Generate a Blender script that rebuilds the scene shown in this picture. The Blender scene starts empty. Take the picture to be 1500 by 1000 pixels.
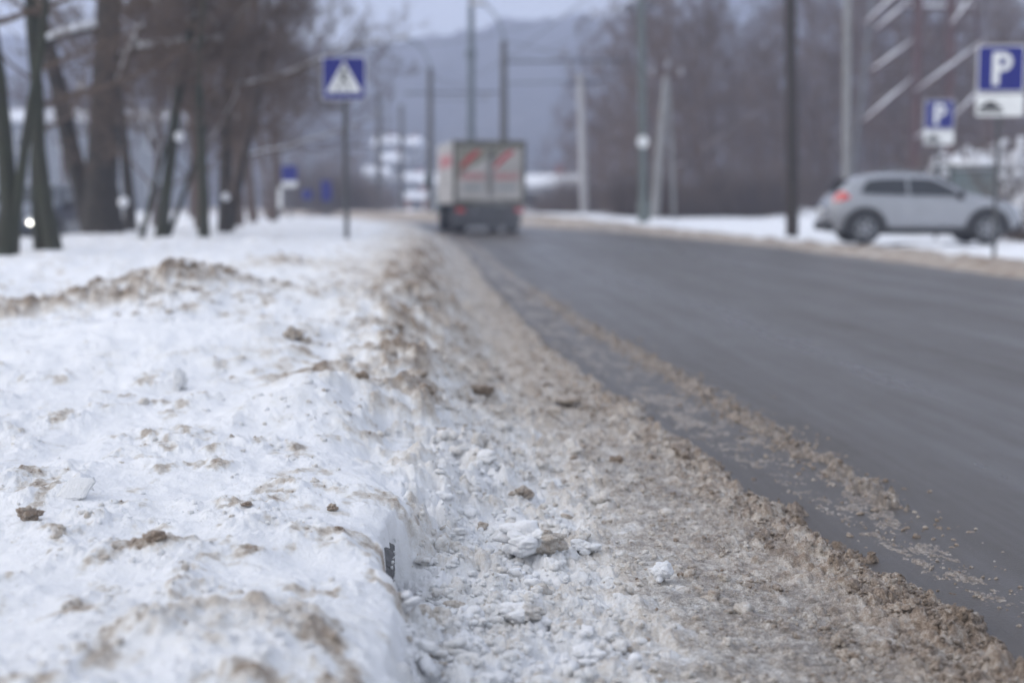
import bpy, math, random
import numpy as np

sc = bpy.context.scene
COL = sc.collection
PI = math.pi

# ------------------------------------------------------------------ camera
F = 50.0 / 36.0 * 1500.0
PITCH = math.atan(200.0 / F)
CAM_Z = 0.9


def at(u, v, d):
    """world point seen at photo pixel (u, v) at distance d along +Y"""
    cp, sp = math.cos(PITCH), math.sin(PITCH)
    a = (u - 750.0) / F
    b = (500.0 - v) / F
    dy = cp + b * sp
    k = d / dy
    return np.array([a * k, d, CAM_Z + (-sp + b * cp) * k])


def xz(u, d):
    return at(u, 300, d)[0]


# ------------------------------------------------------------------ road frame (s along, t to the right of the camera line)
TH = math.radians(-3.02)
S0, RC = 26.0, 170.0


def st2xy(s, t):
    s = np.asarray(s, float)
    t = np.asarray(t, float)
    a = np.maximum(s - S0, 0.0) / RC
    sl = np.minimum(s, S0)
    cx = sl * math.sin(TH)
    cy = sl * math.cos(TH)
    # arc: heading TH turning left by a
    h = TH - a
    # integrate direction (sin h, cos h) over arc length
    ix = RC * (np.cos(h) - math.cos(TH))
    iy = RC * (math.sin(TH) - np.sin(h))
    # d/da cos(TH-a) = sin(TH-a)  -> integral of sin(h) ds = RC*(cos(h)-cos(TH))
    cx = cx + ix
    cy = cy + iy
    return cx + t * np.cos(h), cy - t * np.sin(h)


def xy2st(x, y):
    s, t = y, x
    for _ in range(30):
        px, py = st2xy(s, t)
        s = s + (y - float(py))
        t = t + (x - float(px))
    return s, t


# ------------------------------------------------------------------ noise
_rng = np.random.RandomState(7)
_PERM = np.concatenate([_rng.permutation(512)] * 3)
_ANG = _rng.rand(512) * 2 * PI
_GX, _GY = np.cos(_ANG), np.sin(_ANG)
_RND = [_rng.rand(512) for _ in range(4)]


def _hash(i, j, seed):
    return _PERM[(_PERM[(i + seed * 37) & 511] + j) & 511]


def pn(x, y, seed=0):
    i = np.floor(x).astype(np.int64)
    j = np.floor(y).astype(np.int64)
    fx, fy = x - i, y - j
    u = fx * fx * fx * (fx * (fx * 6 - 15) + 10)
    v = fy * fy * fy * (fy * (fy * 6 - 15) + 10)

    def g(di, dj):
        h = _hash(i + di, j + dj, seed)
        return _GX[h] * (fx - di) + _GY[h] * (fy - dj)
    a = g(0, 0)
    b = g(1, 0)
    c = g(0, 1)
    d = g(1, 1)
    return ((a * (1 - u) + b * u) * (1 - v) + (c * (1 - u) + d * u) * v) * 1.5


def fbm(x, y, octs=4, seed=0, gain=0.5):
    r, a = 0.0, 1.0
    for o in range(octs):
        r = r + a * pn(x, y, seed + o)
        x, y, a = x * 2.03 + 13.1, y * 2.03 + 7.7, a * gain
    return r


def domes(x, y, seed=0, rmin=0.25, rmax=0.62, keep=1.0):
    """lumpy field: half spheres of random radius, one per unit cell"""
    i = np.floor(x).astype(np.int64)
    j = np.floor(y).astype(np.int64)
    out = np.zeros_like(x)
    for di in (-1, 0, 1):
        for dj in (-1, 0, 1):
            h = _hash(i + di, j + dj, seed)
            cx = i + di + 0.15 + 0.7 * _RND[0][h]
            cy = j + dj + 0.15 + 0.7 * _RND[1][h]
            r = rmin + (rmax - rmin) * _RND[2][h] ** 2
            r = np.where(_RND[3][h] < keep, r, 1e-4)
            q = 1 - ((x - cx) ** 2 + (y - cy) ** 2) / (r * r)
            out = np.maximum(out, r * np.maximum(q, 0) ** 0.78)
    return out


def billow(x, y, octs=3, seed=0, gain=0.5):
    """cauliflower lumps with creases between them, about 0..1"""
    r, a, tot = 0.0, 1.0, 0.0
    for o in range(octs):
        r = r + a * np.abs(pn(x, y, seed + o))
        tot += a * 0.8
        x, y, a = (x * 0.8 + y * 0.6) * 2.1 + 3.1, (y * 0.8 - x * 0.6) * 2.1 + 9.7, a * gain
    return r / tot


def sm(a, b, x):
    q = np.clip((x - a) / (b - a), 0, 1)
    return q * q * (3 - 2 * q)


def gauss(x, c, w):
    return np.exp(-((x - c) / w) ** 2)


# ------------------------------------------------------------------ terrain on the left of the road
T_KERB = -0.10


def slush_edge(s):
    return np.interp(s, [0, 3.2, 4.2, 5.5, 8, 10, 16, 60], [1.30, 1.22, 1.10, 0.98, 0.84, 0.74, 0.66, 0.55])


def terrain(s, t):
    """height, dirt (0 white .. 1 dark brown), wet of the snow and slush sheet"""
    s = np.asarray(s, float)
    t = np.asarray(t, float)
    nA = fbm(s * 0.9, t * 1.1, 4, 3)
    nB = fbm(s * 3.1, t * 3.4, 4, 11)
    nC = fbm(s * 11, t * 12, 4, 21)
    nD = fbm(s * 42, t * 44, 3, 31)
    far = sm(3.10, 4.6, s)
    # ---- bank
    zb = 0.225 + 0.13 * sm(3.9, 9.5, s) + nA * (0.028 + 0.030 * sm(3.2, 6, s)) + nB * 0.022
    bulge1 = np.exp(-((s - 4.75 - 0.4 * (t + .36)) / 0.40) ** 2 - ((t + 0.40) / 0.32) ** 2)
    bulge2 = np.exp(-((s - 6.1) / 0.80) ** 2 - ((t + 1.35) / 0.80) ** 2)
    calm = 1 - 0.85 * np.clip(bulge1 * 1.3 + bulge2 * 1.2, 0, 1)
    zb = zb + 0.115 * bulge1 + 0.095 * bulge2
    moundB = np.exp(-((s - 8.6 - 0.25 * (t + 1.5)) / 0.62) ** 2) * np.exp(-np.abs(t + 1.52 + .05 * nB) / 0.44)
    tailB = np.exp(-((s - 8.3 - 0.5 * (t + 1.5)) / 0.40) ** 2) * sm(-4.6, -2.2, t) * (1 - sm(-1.6, -1.2, t))
    zb = zb + 0.215 * moundB + 0.03 * tailB
    moundC = np.exp(-((s - 12.3) / 0.7) ** 2) * np.exp(-((t + 1.3) / 0.42) ** 2)
    zb = zb + 0.085 * moundC
    moundD = np.exp(-((s - 2.28) / 0.16) ** 2) * np.exp(-((t + 0.33) / 0.19) ** 2)
    zb = zb + 0.035 * moundD
    # broken crust: plates with small steps, clods
    near = 1 - sm(7, 14, s)
    fineb = domes(s * 60 + nD * .4, t * 64 + nD * .4, 71, 0.25, 0.7, 0.7)
    crust = domes(s * 7 + nB, t * 7 + nC * 0.5, 5, 0.2, 0.5, 0.45)
    patch = sm(-0.05, 0.45, nB + 0.35 * nA + 0.10)
    rough = np.clip(patch, 0, 1) * calm
    zb = zb + near * rough * (crust * 0.018 + np.maximum(nC, -.3) * 0.014 + nD * 0.0035 + fineb * .006) + near * (1 - rough) * (nC * 0.004 + nD * .0012 + fineb * .002)
    lump_b = billow(s * 11 + nC * .3, t * 12, 3, 8) * .6
    dirtyb = np.clip(moundB * 1.6 + tailB * 1.0 + moundC * 0.9 + moundD * 0.75, 0, 1)
    zb = zb + dirtyb * (lump_b * 0.05 + nC * 0.018)
    # big clods on the road side face of the bank
    face = gauss(t, -0.12, 0.34) * sm(4.2, 5.2, s) * (1 - sm(18, 30, s))
    lump_c = billow(s * 4.0 + nC * .15, t * 5.5 + nC * .15, 3, 14) * .8
    zb = zb + face * (lump_c * 0.10 - .01 + nC * 0.02)
    # other carriageway beyond the median
    zb = zb - (zb + 0.24) * sm(-6.7, -7.6, t) * (1 - sm(-14.2, -15.4, t))
    # ---- slush on the road
    se = slush_edge(s) + nB * 0.05 + nC * 0.025
    body = 1 - sm(se - 0.14, se + 0.015, t)
    edge = gauss(t, se - 0.17, 0.19)
    lump1 = domes(s * 30 + nC * .5, t * 32 + nC * .5, 41, 0.25, 0.72, 0.8)
    fine = domes(s * 75 + nD * .3, t * 80 + nD * .3, 44, 0.3, 0.75, 0.9)
    micro = pn(s * 210, t * 220, 45)
    lump2 = domes(s * 12.5 + nC * .35, t * 13 + nC * .35, 47, 0.2, 0.72, 0.7)
    lump3 = domes(s * 6.2 + nC * .2, t * 7 + nC * .2, 49, 0.15, 0.5, 0.5)
    white = (1 - sm(0.28, 0.62, t + 0.10 * nB - 0.02 * (s - 3))) * (1 - 0.6 * sm(4.5, 9, s))
    zs = -0.045 + body * (0.058 + 0.006 * nB + 0.014 * edge * (0.6 + nB))
    grain = fine * 0.0075 + micro * 0.0018
    zs = zs + body * (lump1 * (0.012 + 0.026 * edge + 0.012 * white) + lump2 * (0.006 + 0.026 * edge) + grain * (0.55 + 0.5 * edge + 0.5 * white) + nC * 0.003)
    zs = zs + body * white * (lump2 * 0.040 + lump3 * 0.070 + 0.004 + nC * 0.008) * (1 - sm(9, 18, s) * .5)
    # flattened tyre track in the middle of the strip
    zs = zs - body * 0.006 * gauss(t, 0.78, 0.13)
    # thin outer ridge of thrown slush
    to = np.interp(s, [0, 5, 8, 11, 20, 60], [1.40, 1.33, 1.22, 1.08, 0.92, 0.78]) + nB * 0.03
    thin = 1.1 * (1 - sm(3.6, 6.0, s))
    ridge = gauss(t, to, 0.085) * sm(2.9, 4.2, s) * sm(-0.95 + thin, -0.30 + thin, nB + 0.45 * fbm(s * 5, s * 0 + 2.2, 2, 77))
    film = sm(se - .08, se, t) * (1 - sm(to - 0.05, to + 0.03, t)) * sm(1.8, 3.2, s)
    zs = np.maximum(zs, -0.045 + film * (0.0445 + 0.006 * nC + 0.009 * fine + .004 * nB))
    zs = np.maximum(zs, -0.045 + ridge * (0.060 + lump1 * 0.05 + lump2 * .02 + nC * 0.014))
    # ---- join: steep kerb face near the camera, long slope farther on
    te = -0.078 + 0.016 * pn(s * 2.3, s * 0, 61) + 0.006 * nC + 0.003 * nD
    exposed = sm(2.70, 2.78, s + 0.03 * nC) * (1 - sm(3.16, 3.40, s + 0.06 * nC))
    te = te - exposed * (te + 0.117 - 0.012 * nC)
    te = te * (1 - far) + far * (-0.21 + 0.09 * nA + 0.05 * nB)
    wd = (0.055 - 0.040 * exposed) * (1 - far) + far * (0.64 + 0.12 * nB)
    w = 1 - sm(te - wd * 0.25, te + wd, t)
    # round shoulder of the bank above the kerb
    q = np.clip((t - te + 0.34) / 0.34, 0, 1)
    zb = zb - (1 - far) * (1 - np.sqrt(np.maximum(1 - q ** 2.0, 0.0))) * np.maximum(zb - 0.150 - 0.03 * sm(3.0, 3.5, s), 0) * 0.85
    zs = zs + body * (1 - far) * 0.085 * np.exp(-np.maximum(t + 0.1, 0) / 0.17) * (0.8 + 0.5 * nB)
    zs = zs - exposed * 0.085 * np.exp(-np.abs(t - T_KERB) / 0.06) * (zs > 0)
    z = zs * (1 - w) + zb * w
    z = z + 4 * w * (1 - w) * (1 - exposed) * (lump2 * 0.05 + lump1 * .02 + nC * 0.024 - .008) * (1 - 0.45 * far) * (1 - sm(9, 16, s))
    cover = (1 - exposed) * (1 - sm(T_KERB + 0.002, T_KERB + 0.03 + 0.10 * far, t))
    z = np.maximum(z, np.where((t > -3) & (cover > 0), 0.150 * cover + 0.004 * nC, -1))
    # ---- dirt
    nE = fbm(s * 7 + 3, t * 9, 4, 83, 0.65)
    dpatch = sm(0.10, 0.95, nB * 0.45 + nE * 0.75 + 0.2 * nA + 0.15 * sm(-0.9, -0.1, t))
    db = 0.03 + 0.36 * calm * dpatch * (0.45 + 0.55 * near) + 0.16 * rough * sm(0.0, 0.9, nE) + 0.10 * fineb * sm(0, .5, nB)
    db = np.maximum(db, dirtyb * np.clip(0.42 + 0.45 * nC + 0.2 * nB, 0, 0.9))
    behind = np.exp(-((s - 5.6) / 0.75) ** 2 - ((t + 0.42) / 0.36) ** 2) + 0.8 * np.exp(-((s - 4.35) / 0.45) ** 2 - ((t + 0.14) / 0.14) ** 2)
    db = np.maximum(db, np.clip(behind, 0, 1) * np.clip(0.28 + 0.55 * nC + 0.3 * nB, 0, 0.70))
    db = np.maximum(db, face * np.clip(0.30 + 0.50 * nC + 0.30 * nB + 0.25 * nE, 0, 0.72))
    db = db + 0.30 * sm(5.5, 12, s) * sm(-1.5, -0.3, t)
    ds = np.interp(t, [-0.1, 0.3, 0.6, 0.85, 1.1, 1.3], [0.07, 0.16, 0.44, 0.54, 0.68, 0.72])
    ds = ds + 0.30 * sm(4.0, 7.0, s) * sm(0.9, 0.1, t) + 0.16 * nC + 0.22 * np.clip(nB, 0, 1) * white + 0.18 * np.clip(lump1 - 0.25, 0, 1) * sm(0.6, 1.0, t)
    ds = np.where(film > 0.5, 0.60 + 0.1 * nC, ds)
    ds = np.where((ridge > 0.15) & (t > se - .02), 0.66 + 0.1 * nC, ds)
    d = ds * (1 - w) + np.maximum(db, 0) * w
    wet = np.clip((1 - w) * (sm(0.38, 0.62, t + 0.08 * nB - .015 * (s - 3)) * (0.80 + nB * 0.4 + nC * .3 - edge * 0.7 - 1.4 * np.clip(lump1 - .2, 0, 1)) + 0.3 * sm(7, 13, s)), 0, 1)
    wet = np.where((film > .5) & (ridge < .2), 0.85, wet)
    return z, np.clip(d, 0, 1), wet


# ------------------------------------------------------------------ mesh helpers
def mesh_np(name, V, Fc, smooth=True, attrs=None, uv=None):
    """V (n,3), Fc (m,k) int"""
    V = np.ascontiguousarray(V, np.float32)
    Fc = np.ascontiguousarray(Fc, np.int32)
    me = bpy.data.meshes.new(name)
    m, k = Fc.shape
    me.vertices.add(len(V))
    me.vertices.foreach_set("co", V.ravel())
    me.loops.add(m * k)
    me.loops.foreach_set("vertex_index", Fc.ravel())
    me.polygons.add(m)
    me.polygons.foreach_set("loop_start", np.arange(0, m * k, k, dtype=np.int32))
    me.polygons.foreach_set("use_smooth", np.full(m, smooth, dtype=bool))
    me.update(calc_edges=True)
    for an, av in (attrs or {}).items():
        a = me.attributes.new(an, 'FLOAT', 'POINT')
        a.data.foreach_set("value", np.ascontiguousarray(av, np.float32).ravel())
    if uv is not None:
        l = me.uv_layers.new(name="uv")
        l.data.foreach_set("uv", np.ascontiguousarray(uv[Fc.ravel()], np.float32).ravel())
    return me


def grid_faces(nr, nc):
    i = np.arange(nr - 1)[:, None] * nc + np.arange(nc - 1)[None, :]
    return np.stack([i, i + 1, i + nc + 1, i + nc], -1).reshape(-1, 4)


def link(name, me, m=None, parent=None):
    o = bpy.data.objects.new(name, me)
    COL.objects.link(o)
    if m is not None:
        me.materials.clear()
        me.materials.append(m)
    if parent is not None:
        o.parent = parent
    return o


def tag(o, label=None, cat=None, group=None, kind=None):
    if label:
        o['label'] = label
    if cat:
        o['category'] = cat
    if group:
        o['group'] = group
    if kind:
        o['kind'] = kind
    return o


def thing(name, label, cat, loc=(0, 0, 0), rz=0.0, group=None):
    o = bpy.data.objects.new(name, None)
    o.empty_display_size = 0.2
    COL.objects.link(o)
    o.location = tuple(float(q) for q in loc)
    o.rotation_euler = (0, 0, rz)
    return tag(o, label, cat, group)


def kids(o):
    return [c for c in bpy.data.objects if c.parent == o]


def copy_tree(o, parent=None):
    c = o.copy()
    COL.objects.link(c)
    if parent is not None:
        c.parent = parent
    for ch in kids(o):
        copy_tree(ch, c)
    return c


class MB:
    def __init__(self):
        self.v, self.f = [], []

    def add(self, vs, fs):
        o = len(self.v)
        self.v.extend([tuple(map(float, q)) for q in vs])
        self.f.extend([tuple(i + o for i in q) for q in fs])
        return self

    def box(self, c, s, rz=0.0, bev=0.0):
        x, y, z = (q / 2 for q in s)
        if bev <= 0:
            P = [(-x, -y, -z), (x, -y, -z), (x, y, -z), (-x, y, -z), (-x, -y, z), (x, -y, z), (x, y, z), (-x, y, z)]
            Fs = [(0, 3, 2, 1), (4, 5, 6, 7), (0, 1, 5, 4), (1, 2, 6, 5), (2, 3, 7, 6), (3, 0, 4, 7)]
        else:
            b = bev
            P = []
            for zz, ins in ((-z, b), (-z + b, 0), (z - b, 0), (z, b)):
                X, Y = x - ins, y - ins
                for a, e in ((-1, -1), (1, -1), (1, 1), (-1, 1)):
                    if ins:
                        P += [(a * X, e * Y, zz)] * 1
                    else:
                        P += [(a * X, e * Y, zz)]
            Fs = [(0, 3, 2, 1), (12, 13, 14, 15)]
            for r in range(3):
                for q in range(4):
                    Fs.append((r * 4 + q, r * 4 + (q + 1) % 4, r * 4 + 4 + (q + 1) % 4, r * 4 + 4 + q))
        cr, sr = math.cos(rz), math.sin(rz)
        return self.add([(c[0] + a * cr - e * sr, c[1] + a * sr + e * cr, c[2] + g) for a, e, g in P], Fs)

    def tube(self, pts, rad, n=8, cap=True):
        pts = [np.asarray(p, float) for p in pts]
        if np.isscalar(rad):
            rad = [rad] * len(pts)
        vs, fs = [], []
        d0 = pts[-1] - pts[0]
        ref = np.array([0, 0, 1.0]) if abs(d0[2]) < 0.9 * np.linalg.norm(d0) else np.array([1.0, 0, 0])
        for i, p in enumerate(pts):
            d = pts[min(i + 1, len(pts) - 1)] - pts[max(i - 1, 0)]
            d = d / (np.linalg.norm(d) + 1e-9)
            a = np.cross(d, ref)
            a /= np.linalg.norm(a) + 1e-9
            b = np.cross(d, a)
            for k in range(n):
                q = 2 * PI * k / n
                vs.append(p + rad[i] * (math.cos(q) * a + math.sin(q) * b))
        for i in range(len(pts) - 1):
            for k in range(n):
                fs.append((i * n + k, i * n + (k + 1) % n, (i + 1) * n + (k + 1) % n, (i + 1) * n + k))
        if cap:
            fs.append(tuple(range(n - 1, -1, -1)))
            fs.append(tuple((len(pts) - 1) * n + k for k in range(n)))
        return self.add(vs, fs)

    def prism(self, poly, y0, y1):
        """polygon in (x, z) extruded along y"""
        n = len(poly)
        vs = [(p[0], y0, p[1]) for p in poly] + [(p[0], y1, p[1]) for p in poly]
        fs = [tuple(range(n)), tuple(range(2 * n - 1, n - 1, -1))]
        fs += [(i, i + n, (i + 1) % n + n, (i + 1) % n) for i in range(n)]
        return self.add(vs, fs)

    def lathe(self, prof, c=(0, 0, 0), axis='z', n=24):
        """profile [(r, h)]"""
        vs, fs = [], []
        for r, h in prof:
            for k in range(n):
                q = 2 * PI * k / n
                a, b = r * math.cos(q), r * math.sin(q)
                p = {'z': (a, b, h), 'y': (a, h, b), 'x': (h, a, b)}[axis]
                vs.append((c[0] + p[0], c[1] + p[1], c[2] + p[2]))
        for i in range(len(prof) - 1):
            for k in range(n):
                fs.append((i * n + k, i * n + (k + 1) % n, (i + 1) * n + (k + 1) % n, (i + 1) * n + k))
        fs.append(tuple(range(n)))
        fs.append(tuple((len(prof) - 1) * n + k for k in range(n - 1, -1, -1)))
        return self.add(vs, fs)

    def build(self, name, m, parent=None, smooth=False, angle=None):
        me = bpy.data.meshes.new(name)
        me.from_pydata(self.v, [], self.f)
        me.validate()
        import bmesh
        bm = bmesh.new()
        bm.from_mesh(me)
        bmesh.ops.recalc_face_normals(bm, faces=bm.faces)
        bm.to_mesh(me)
        bm.free()
        if smooth:
            me.polygons.foreach_set("use_smooth", [True] * len(me.polygons))
            if angle:
                me.set_sharp_from_angle(angle=math.radians(angle))
        return link(name, me, m, parent)


# ------------------------------------------------------------------ materials
def nodes(m):
    m.use_nodes = True
    nt = m.node_tree
    return nt, nt.nodes, nt.links, nt.nodes['Principled BSDF']


def mat(name, col, rough=0.6, var=0.25, scale=6.0, metal=0.0, spec=0.4, col2=None, bump=0.0, bscale=40.0, coat=0.0, trans=0.0, emit=None, estr=0.0):
    m = bpy.data.materials.new(name)
    nt, N, L, p = nodes(m)
    tc = N.new('ShaderNodeTexCoord')
    nz = N.new('ShaderNodeTexNoise')
    nz.inputs['Scale'].default_value = scale
    nz.inputs['Detail'].default_value = 5
    nz.inputs['Roughness'].default_value = 0.65
    L.new(tc.outputs['Object'], nz.inputs['Vector'])
    cr = N.new('ShaderNodeValToRGB')
    cr.color_ramp.elements[0].position = 0.3
    cr.color_ramp.elements[1].position = 0.7
    c2 = col2 if col2 else tuple(min(1, q * (1 + var)) for q in col)
    c1 = col if col2 else tuple(q * (1 - var) for q in col)
    cr.color_ramp.elements[0].color = (*c1, 1)
    cr.color_ramp.elements[1].color = (*c2, 1)
    L.new(nz.outputs['Fac'], cr.inputs['Fac'])
    L.new(cr.outputs['Color'], p.inputs['Base Color'])
    p.inputs['Roughness'].default_value = rough
    p.inputs['Metallic'].default_value = metal
    p.inputs['Specular IOR Level'].default_value = spec
    p.inputs['Coat Weight'].default_value = coat
    p.inputs['Transmission Weight'].default_value = trans
    if emit:
        p.inputs['Emission Color'].default_value = (*emit, 1)
        p.inputs['Emission Strength'].default_value = estr
    if bump:
        nb = N.new('ShaderNodeTexNoise')
        nb.inputs['Scale'].default_value = bscale
        nb.inputs['Detail'].default_value = 4
        L.new(tc.outputs['Object'], nb.inputs['Vector'])
        b = N.new('ShaderNodeBump')
        b.inputs['Distance'].default_value = bump
        b.inputs['Strength'].default_value = 0.8
        L.new(nb.outputs['Fac'], b.inputs['Height'])
        L.new(b.outputs['Normal'], p.inputs['Normal'])
    return m


def snow_material():
    m = bpy.data.materials.new('dirty_snow')
    nt, N, L, p = nodes(m)
    tc = N.new('ShaderNodeTexCoord')
    ad = N.new('ShaderNodeAttribute')
    ad.attribute_name = 'dirt'
    aw = N.new('ShaderNodeAttribute')
    aw.attribute_name = 'wet'

    def noise(scale, det=4, rough=0.6):
        n = N.new('ShaderNodeTexNoise')
        n.inputs['Scale'].default_value = scale
        n.inputs['Detail'].default_value = det
        n.inputs['Roughness'].default_value = rough
        L.new(tc.outputs['Object'], n.inputs['Vector'])
        return n

    def math_(op, a, b, clamp=False):
        n = N.new('ShaderNodeMath')
        n.operation = op
        n.use_clamp = clamp
        for k, q in enumerate((a, b)):
            if isinstance(q, (int, float)):
                n.inputs[k].default_value = q
            else:
                L.new(q, n.inputs[k])
        return n.outputs[0]
    n1 = noise(55, 5, 0.7)
    n2 = noise(330, 3, 0.6)
    a = math_('SUBTRACT', n1.outputs['Fac'], 0.5)
    b = math_('SUBTRACT', n2.outputs['Fac'], 0.5)
    amp = math_('ADD', math_('MULTIPLY', ad.outputs['Fac'], 1.15), 0.11)
    q = math_('MULTIPLY', math_('ADD', math_('MULTIPLY', a, 1.3), math_('MULTIPLY', b, 0.9)), amp)
    n3 = noise(95, 2, 0.5)
    sp = math_('MULTIPLY', math_('SUBTRACT', n3.outputs['Fac'], 0.66), 6.0, True)
    q = math_('ADD', q, math_('MULTIPLY', sp, 0.45))
    dd = math_('ADD', ad.outputs['Fac'], q, True)
    cr = N.new('ShaderNodeValToRGB')
    e = cr.color_ramp.elements
    e[0].position, e[0].color = 0.0, (0.82, 0.83, 0.86, 1)
    e[1].position, e[1].color = 1.0, (0.10, 0.075, 0.052, 1)
    for pos, c in ((0.14, (0.76, 0.765, 0.775)), (0.32, (0.60, 0.568, 0.53)), (0.5, (0.42, 0.368, 0.318)), (0.72, (0.25, 0.190, 0.145))):
        k = e.new(pos)
        k.color = (*c, 1)
    L.new(dd, cr.inputs['Fac'])
    wm = N.new('ShaderNodeMix')
    wm.data_type = 'RGBA'
    L.new(cr.outputs['Color'], wm.inputs['A'])
    wm.inputs['B'].default_value = (0.140, 0.127, 0.116, 1)
    wf = math_('MULTIPLY', aw.outputs['Fac'], math_('ADD', 0.56, math_('ADD', math_('MULTIPLY', a, 2.2), math_('MULTIPLY', b, 2.6))), True)
    L.new(wf, wm.inputs['Factor'])
    L.new(wm.outputs['Result'], p.inputs['Base Color'])
    ro = math_('SUBTRACT', 0.72, math_('MULTIPLY', aw.outputs['Fac'], 0.42), True)
    ro2 = math_('ADD', ro, math_('MULTIPLY', b, 0.35), True)
    L.new(ro2, p.inputs['Roughness'])
    p.inputs['Specular IOR Level'].default_value = 0.4
    p.inputs['Subsurface Weight'].default_value = 0.2
    p.inputs['Subsurface Radius'].default_value = (1.0, 1.0, 1.05)
    p.inputs['Subsurface Scale'].default_value = 0.006
    nb = noise(170, 4, 0.75)
    bp = N.new('ShaderNodeBump')
    bp.inputs['Distance'].default_value = 0.007
    bp.inputs['Strength'].default_value = 1.0
    L.new(nb.outputs['Fac'], bp.inputs['Height'])
    L.new(bp.outputs['Normal'], p.inputs['Normal'])
    return m


def road_material():
    m = bpy.data.materials.new('wet_asphalt')
    nt, N, L, p = nodes(m)
    uv = N.new('ShaderNodeUVMap')
    uv.uv_map = 'uv'

    def streak(sx, sy, det, rough=0.6):
        mp = N.new('ShaderNodeMapping')
        mp.inputs['Scale'].default_value = (sx, sy, 1)
        L.new(uv.outputs['UV'], mp.inputs['Vector'])
        n = N.new('ShaderNodeTexNoise')
        n.inputs['Scale'].default_value = 1.0
        n.inputs['Detail'].default_value = det
        n.inputs['Roughness'].default_value = rough
        L.new(mp.outputs['Vector'], n.inputs['Vector'])
        return n.outputs['Fac']

    def math_(op, a, b, clamp=False):
        n = N.new('ShaderNodeMath')
        n.operation = op
        n.use_clamp = clamp
        for k, q in enumerate((a, b)):
            if isinstance(q, (int, float)):
                n.inputs[k].default_value = q
            else:
                L.new(q, n.inputs[k])
        return n.outputs[0]
    s1 = streak(2.2, 0.05, 4)
    s2 = streak(9.0, 0.12, 4)
    s3 = streak(150, 90, 4, 0.75)
    s4 = streak(0.75, 0.012, 2)
    s5 = streak(1.6, 0.45, 5, 0.7)
    mix = math_('ADD', math_('ADD', math_('MULTIPLY', s1, 0.26), math_('MULTIPLY', s2, 0.16)), math_('ADD', math_('MULTIPLY', s4, 0.33), math_('MULTIPLY', s5, 0.25)))
    cr = N.new('ShaderNodeValToRGB')
    e = cr.color_ramp.elements
    e[0].position, e[0].color = 0.42, (0.062, 0.048, 0.036, 1)
    e[1].position, e[1].color = 0.58, (0.102, 0.093, 0.087, 1)
    k = e.new(0.51)
    k.color = (0.076, 0.063, 0.052, 1)
    L.new(mix, cr.inputs['Fac'])
    mx = N.new('ShaderNodeMix')
    mx.data_type = 'RGBA'
    mx.blend_type = 'MULTIPLY'
    mx.inputs['Factor'].default_value = 0.8
    L.new(cr.outputs['Color'], mx.inputs['A'])
    g = N.new('ShaderNodeValToRGB')
    g.color_ramp.elements[0].position, g.color_ramp.elements[0].color = 0.3, (0.45, 0.44, 0.43, 1)
    g.color_ramp.elements[1].position, g.color_ramp.elements[1].color = 0.7, (1, 1, 1, 1)
    L.new(s3, g.inputs['Fac'])
    L.new(g.outputs['Color'], mx.inputs['B'])
    L.new(mx.outputs['Result'], p.inputs['Base Color'])
    r = math_('ADD', 0.98, math_('MULTIPLY', mix, -1.25), True)
    L.new(r, p.inputs['Roughness'])
    p.inputs['Specular IOR Level'].default_value = 0.45
    b = N.new('ShaderNodeBump')
    b.inputs['Distance'].default_value = 0.004
    b.inputs['Strength'].default_value = 0.8
    L.new(s3, b.inputs['Height'])
    L.new(b.outputs['Normal'], p.inputs['Normal'])
    return m


M = {}
M['snow'] = snow_material()
M['road'] = road_material()
M['clean_snow'] = mat('clean_snow', (0.80, 0.81, 0.84), 0.8, 0.05, 3, bump=0.02, bscale=12)
M['kerb'] = mat('kerb_stone', (0.085, 0.085, 0.088), 0.75, 0.6, 60, bump=0.004, bscale=160)
M['bark'] = mat('bark_dark', (0.040, 0.034, 0.028), 0.9, 0.4, 7, bump=0.03, bscale=18)
M['bark_moss'] = mat('bark_mossy', (0.036, 0.034, 0.026), 0.9, 0, 3, col2=(0.040, 0.046, 0.030), bump=0.03, bscale=18)
M['twig'] = mat('twigs_brown', (0.118, 0.085, 0.067), 0.9, 0.3, 1.2)
M['twig_far'] = mat('twigs_far', (0.140, 0.094, 0.070), 0.9, 0.35, 0.6)
M['concrete'] = mat('pole_concrete', (0.24, 0.235, 0.225), 0.85, 0.25, 5)
M['concrete_dark'] = mat('pole_concrete_dark', (0.10, 0.095, 0.088), 0.85, 0.25, 5)
M['concrete_pale'] = mat('pole_concrete_pale', (0.42, 0.41, 0.41), 0.85, 0.15, 5)
M['wood'] = mat('pole_wood_tarred', (0.040, 0.032, 0.027), 0.85, 0.35, 5)
M['steel'] = mat('mast_steel', (0.13, 0.155, 0.17), 0.55, 0.2, 5, metal=0.2)
M['steel_green'] = mat('mast_green', (0.105, 0.125, 0.115), 0.6, 0.2, 5)
M['galv'] = mat('galvanised', (0.15, 0.155, 0.16), 0.5, 0.2, 8, metal=0.3)
M['sign_pole'] = mat('sign_pole', (0.075, 0.077, 0.08), 0.6, 0.25, 8)
M['rust'] = mat('pylon_rust', (0.085, 0.042, 0.034), 0.8, 0.3, 4)
M['sign_blue'] = mat('sign_blue', (0.007, 0.012, 0.185), 0.4, 0.08, 5)
M['sign_white'] = mat('sign_white', (0.78, 0.79, 0.78), 0.45, 0.06, 5)
M['sign_black'] = mat('sign_black', (0.02, 0.02, 0.022), 0.5, 0.1, 5)
M['lamp'] = mat('lamp_housing', (0.45, 0.46, 0.48), 0.5, 0.1, 5)
M['silver'] = mat('paint_silver', (0.32, 0.33, 0.355), 0.26, 0.08, 3, metal=0.35, coat=0.5)
M['car_dark'] = mat('paint_dark', (0.035, 0.045, 0.065), 0.3, 0.2, 3, coat=0.5)
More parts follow.
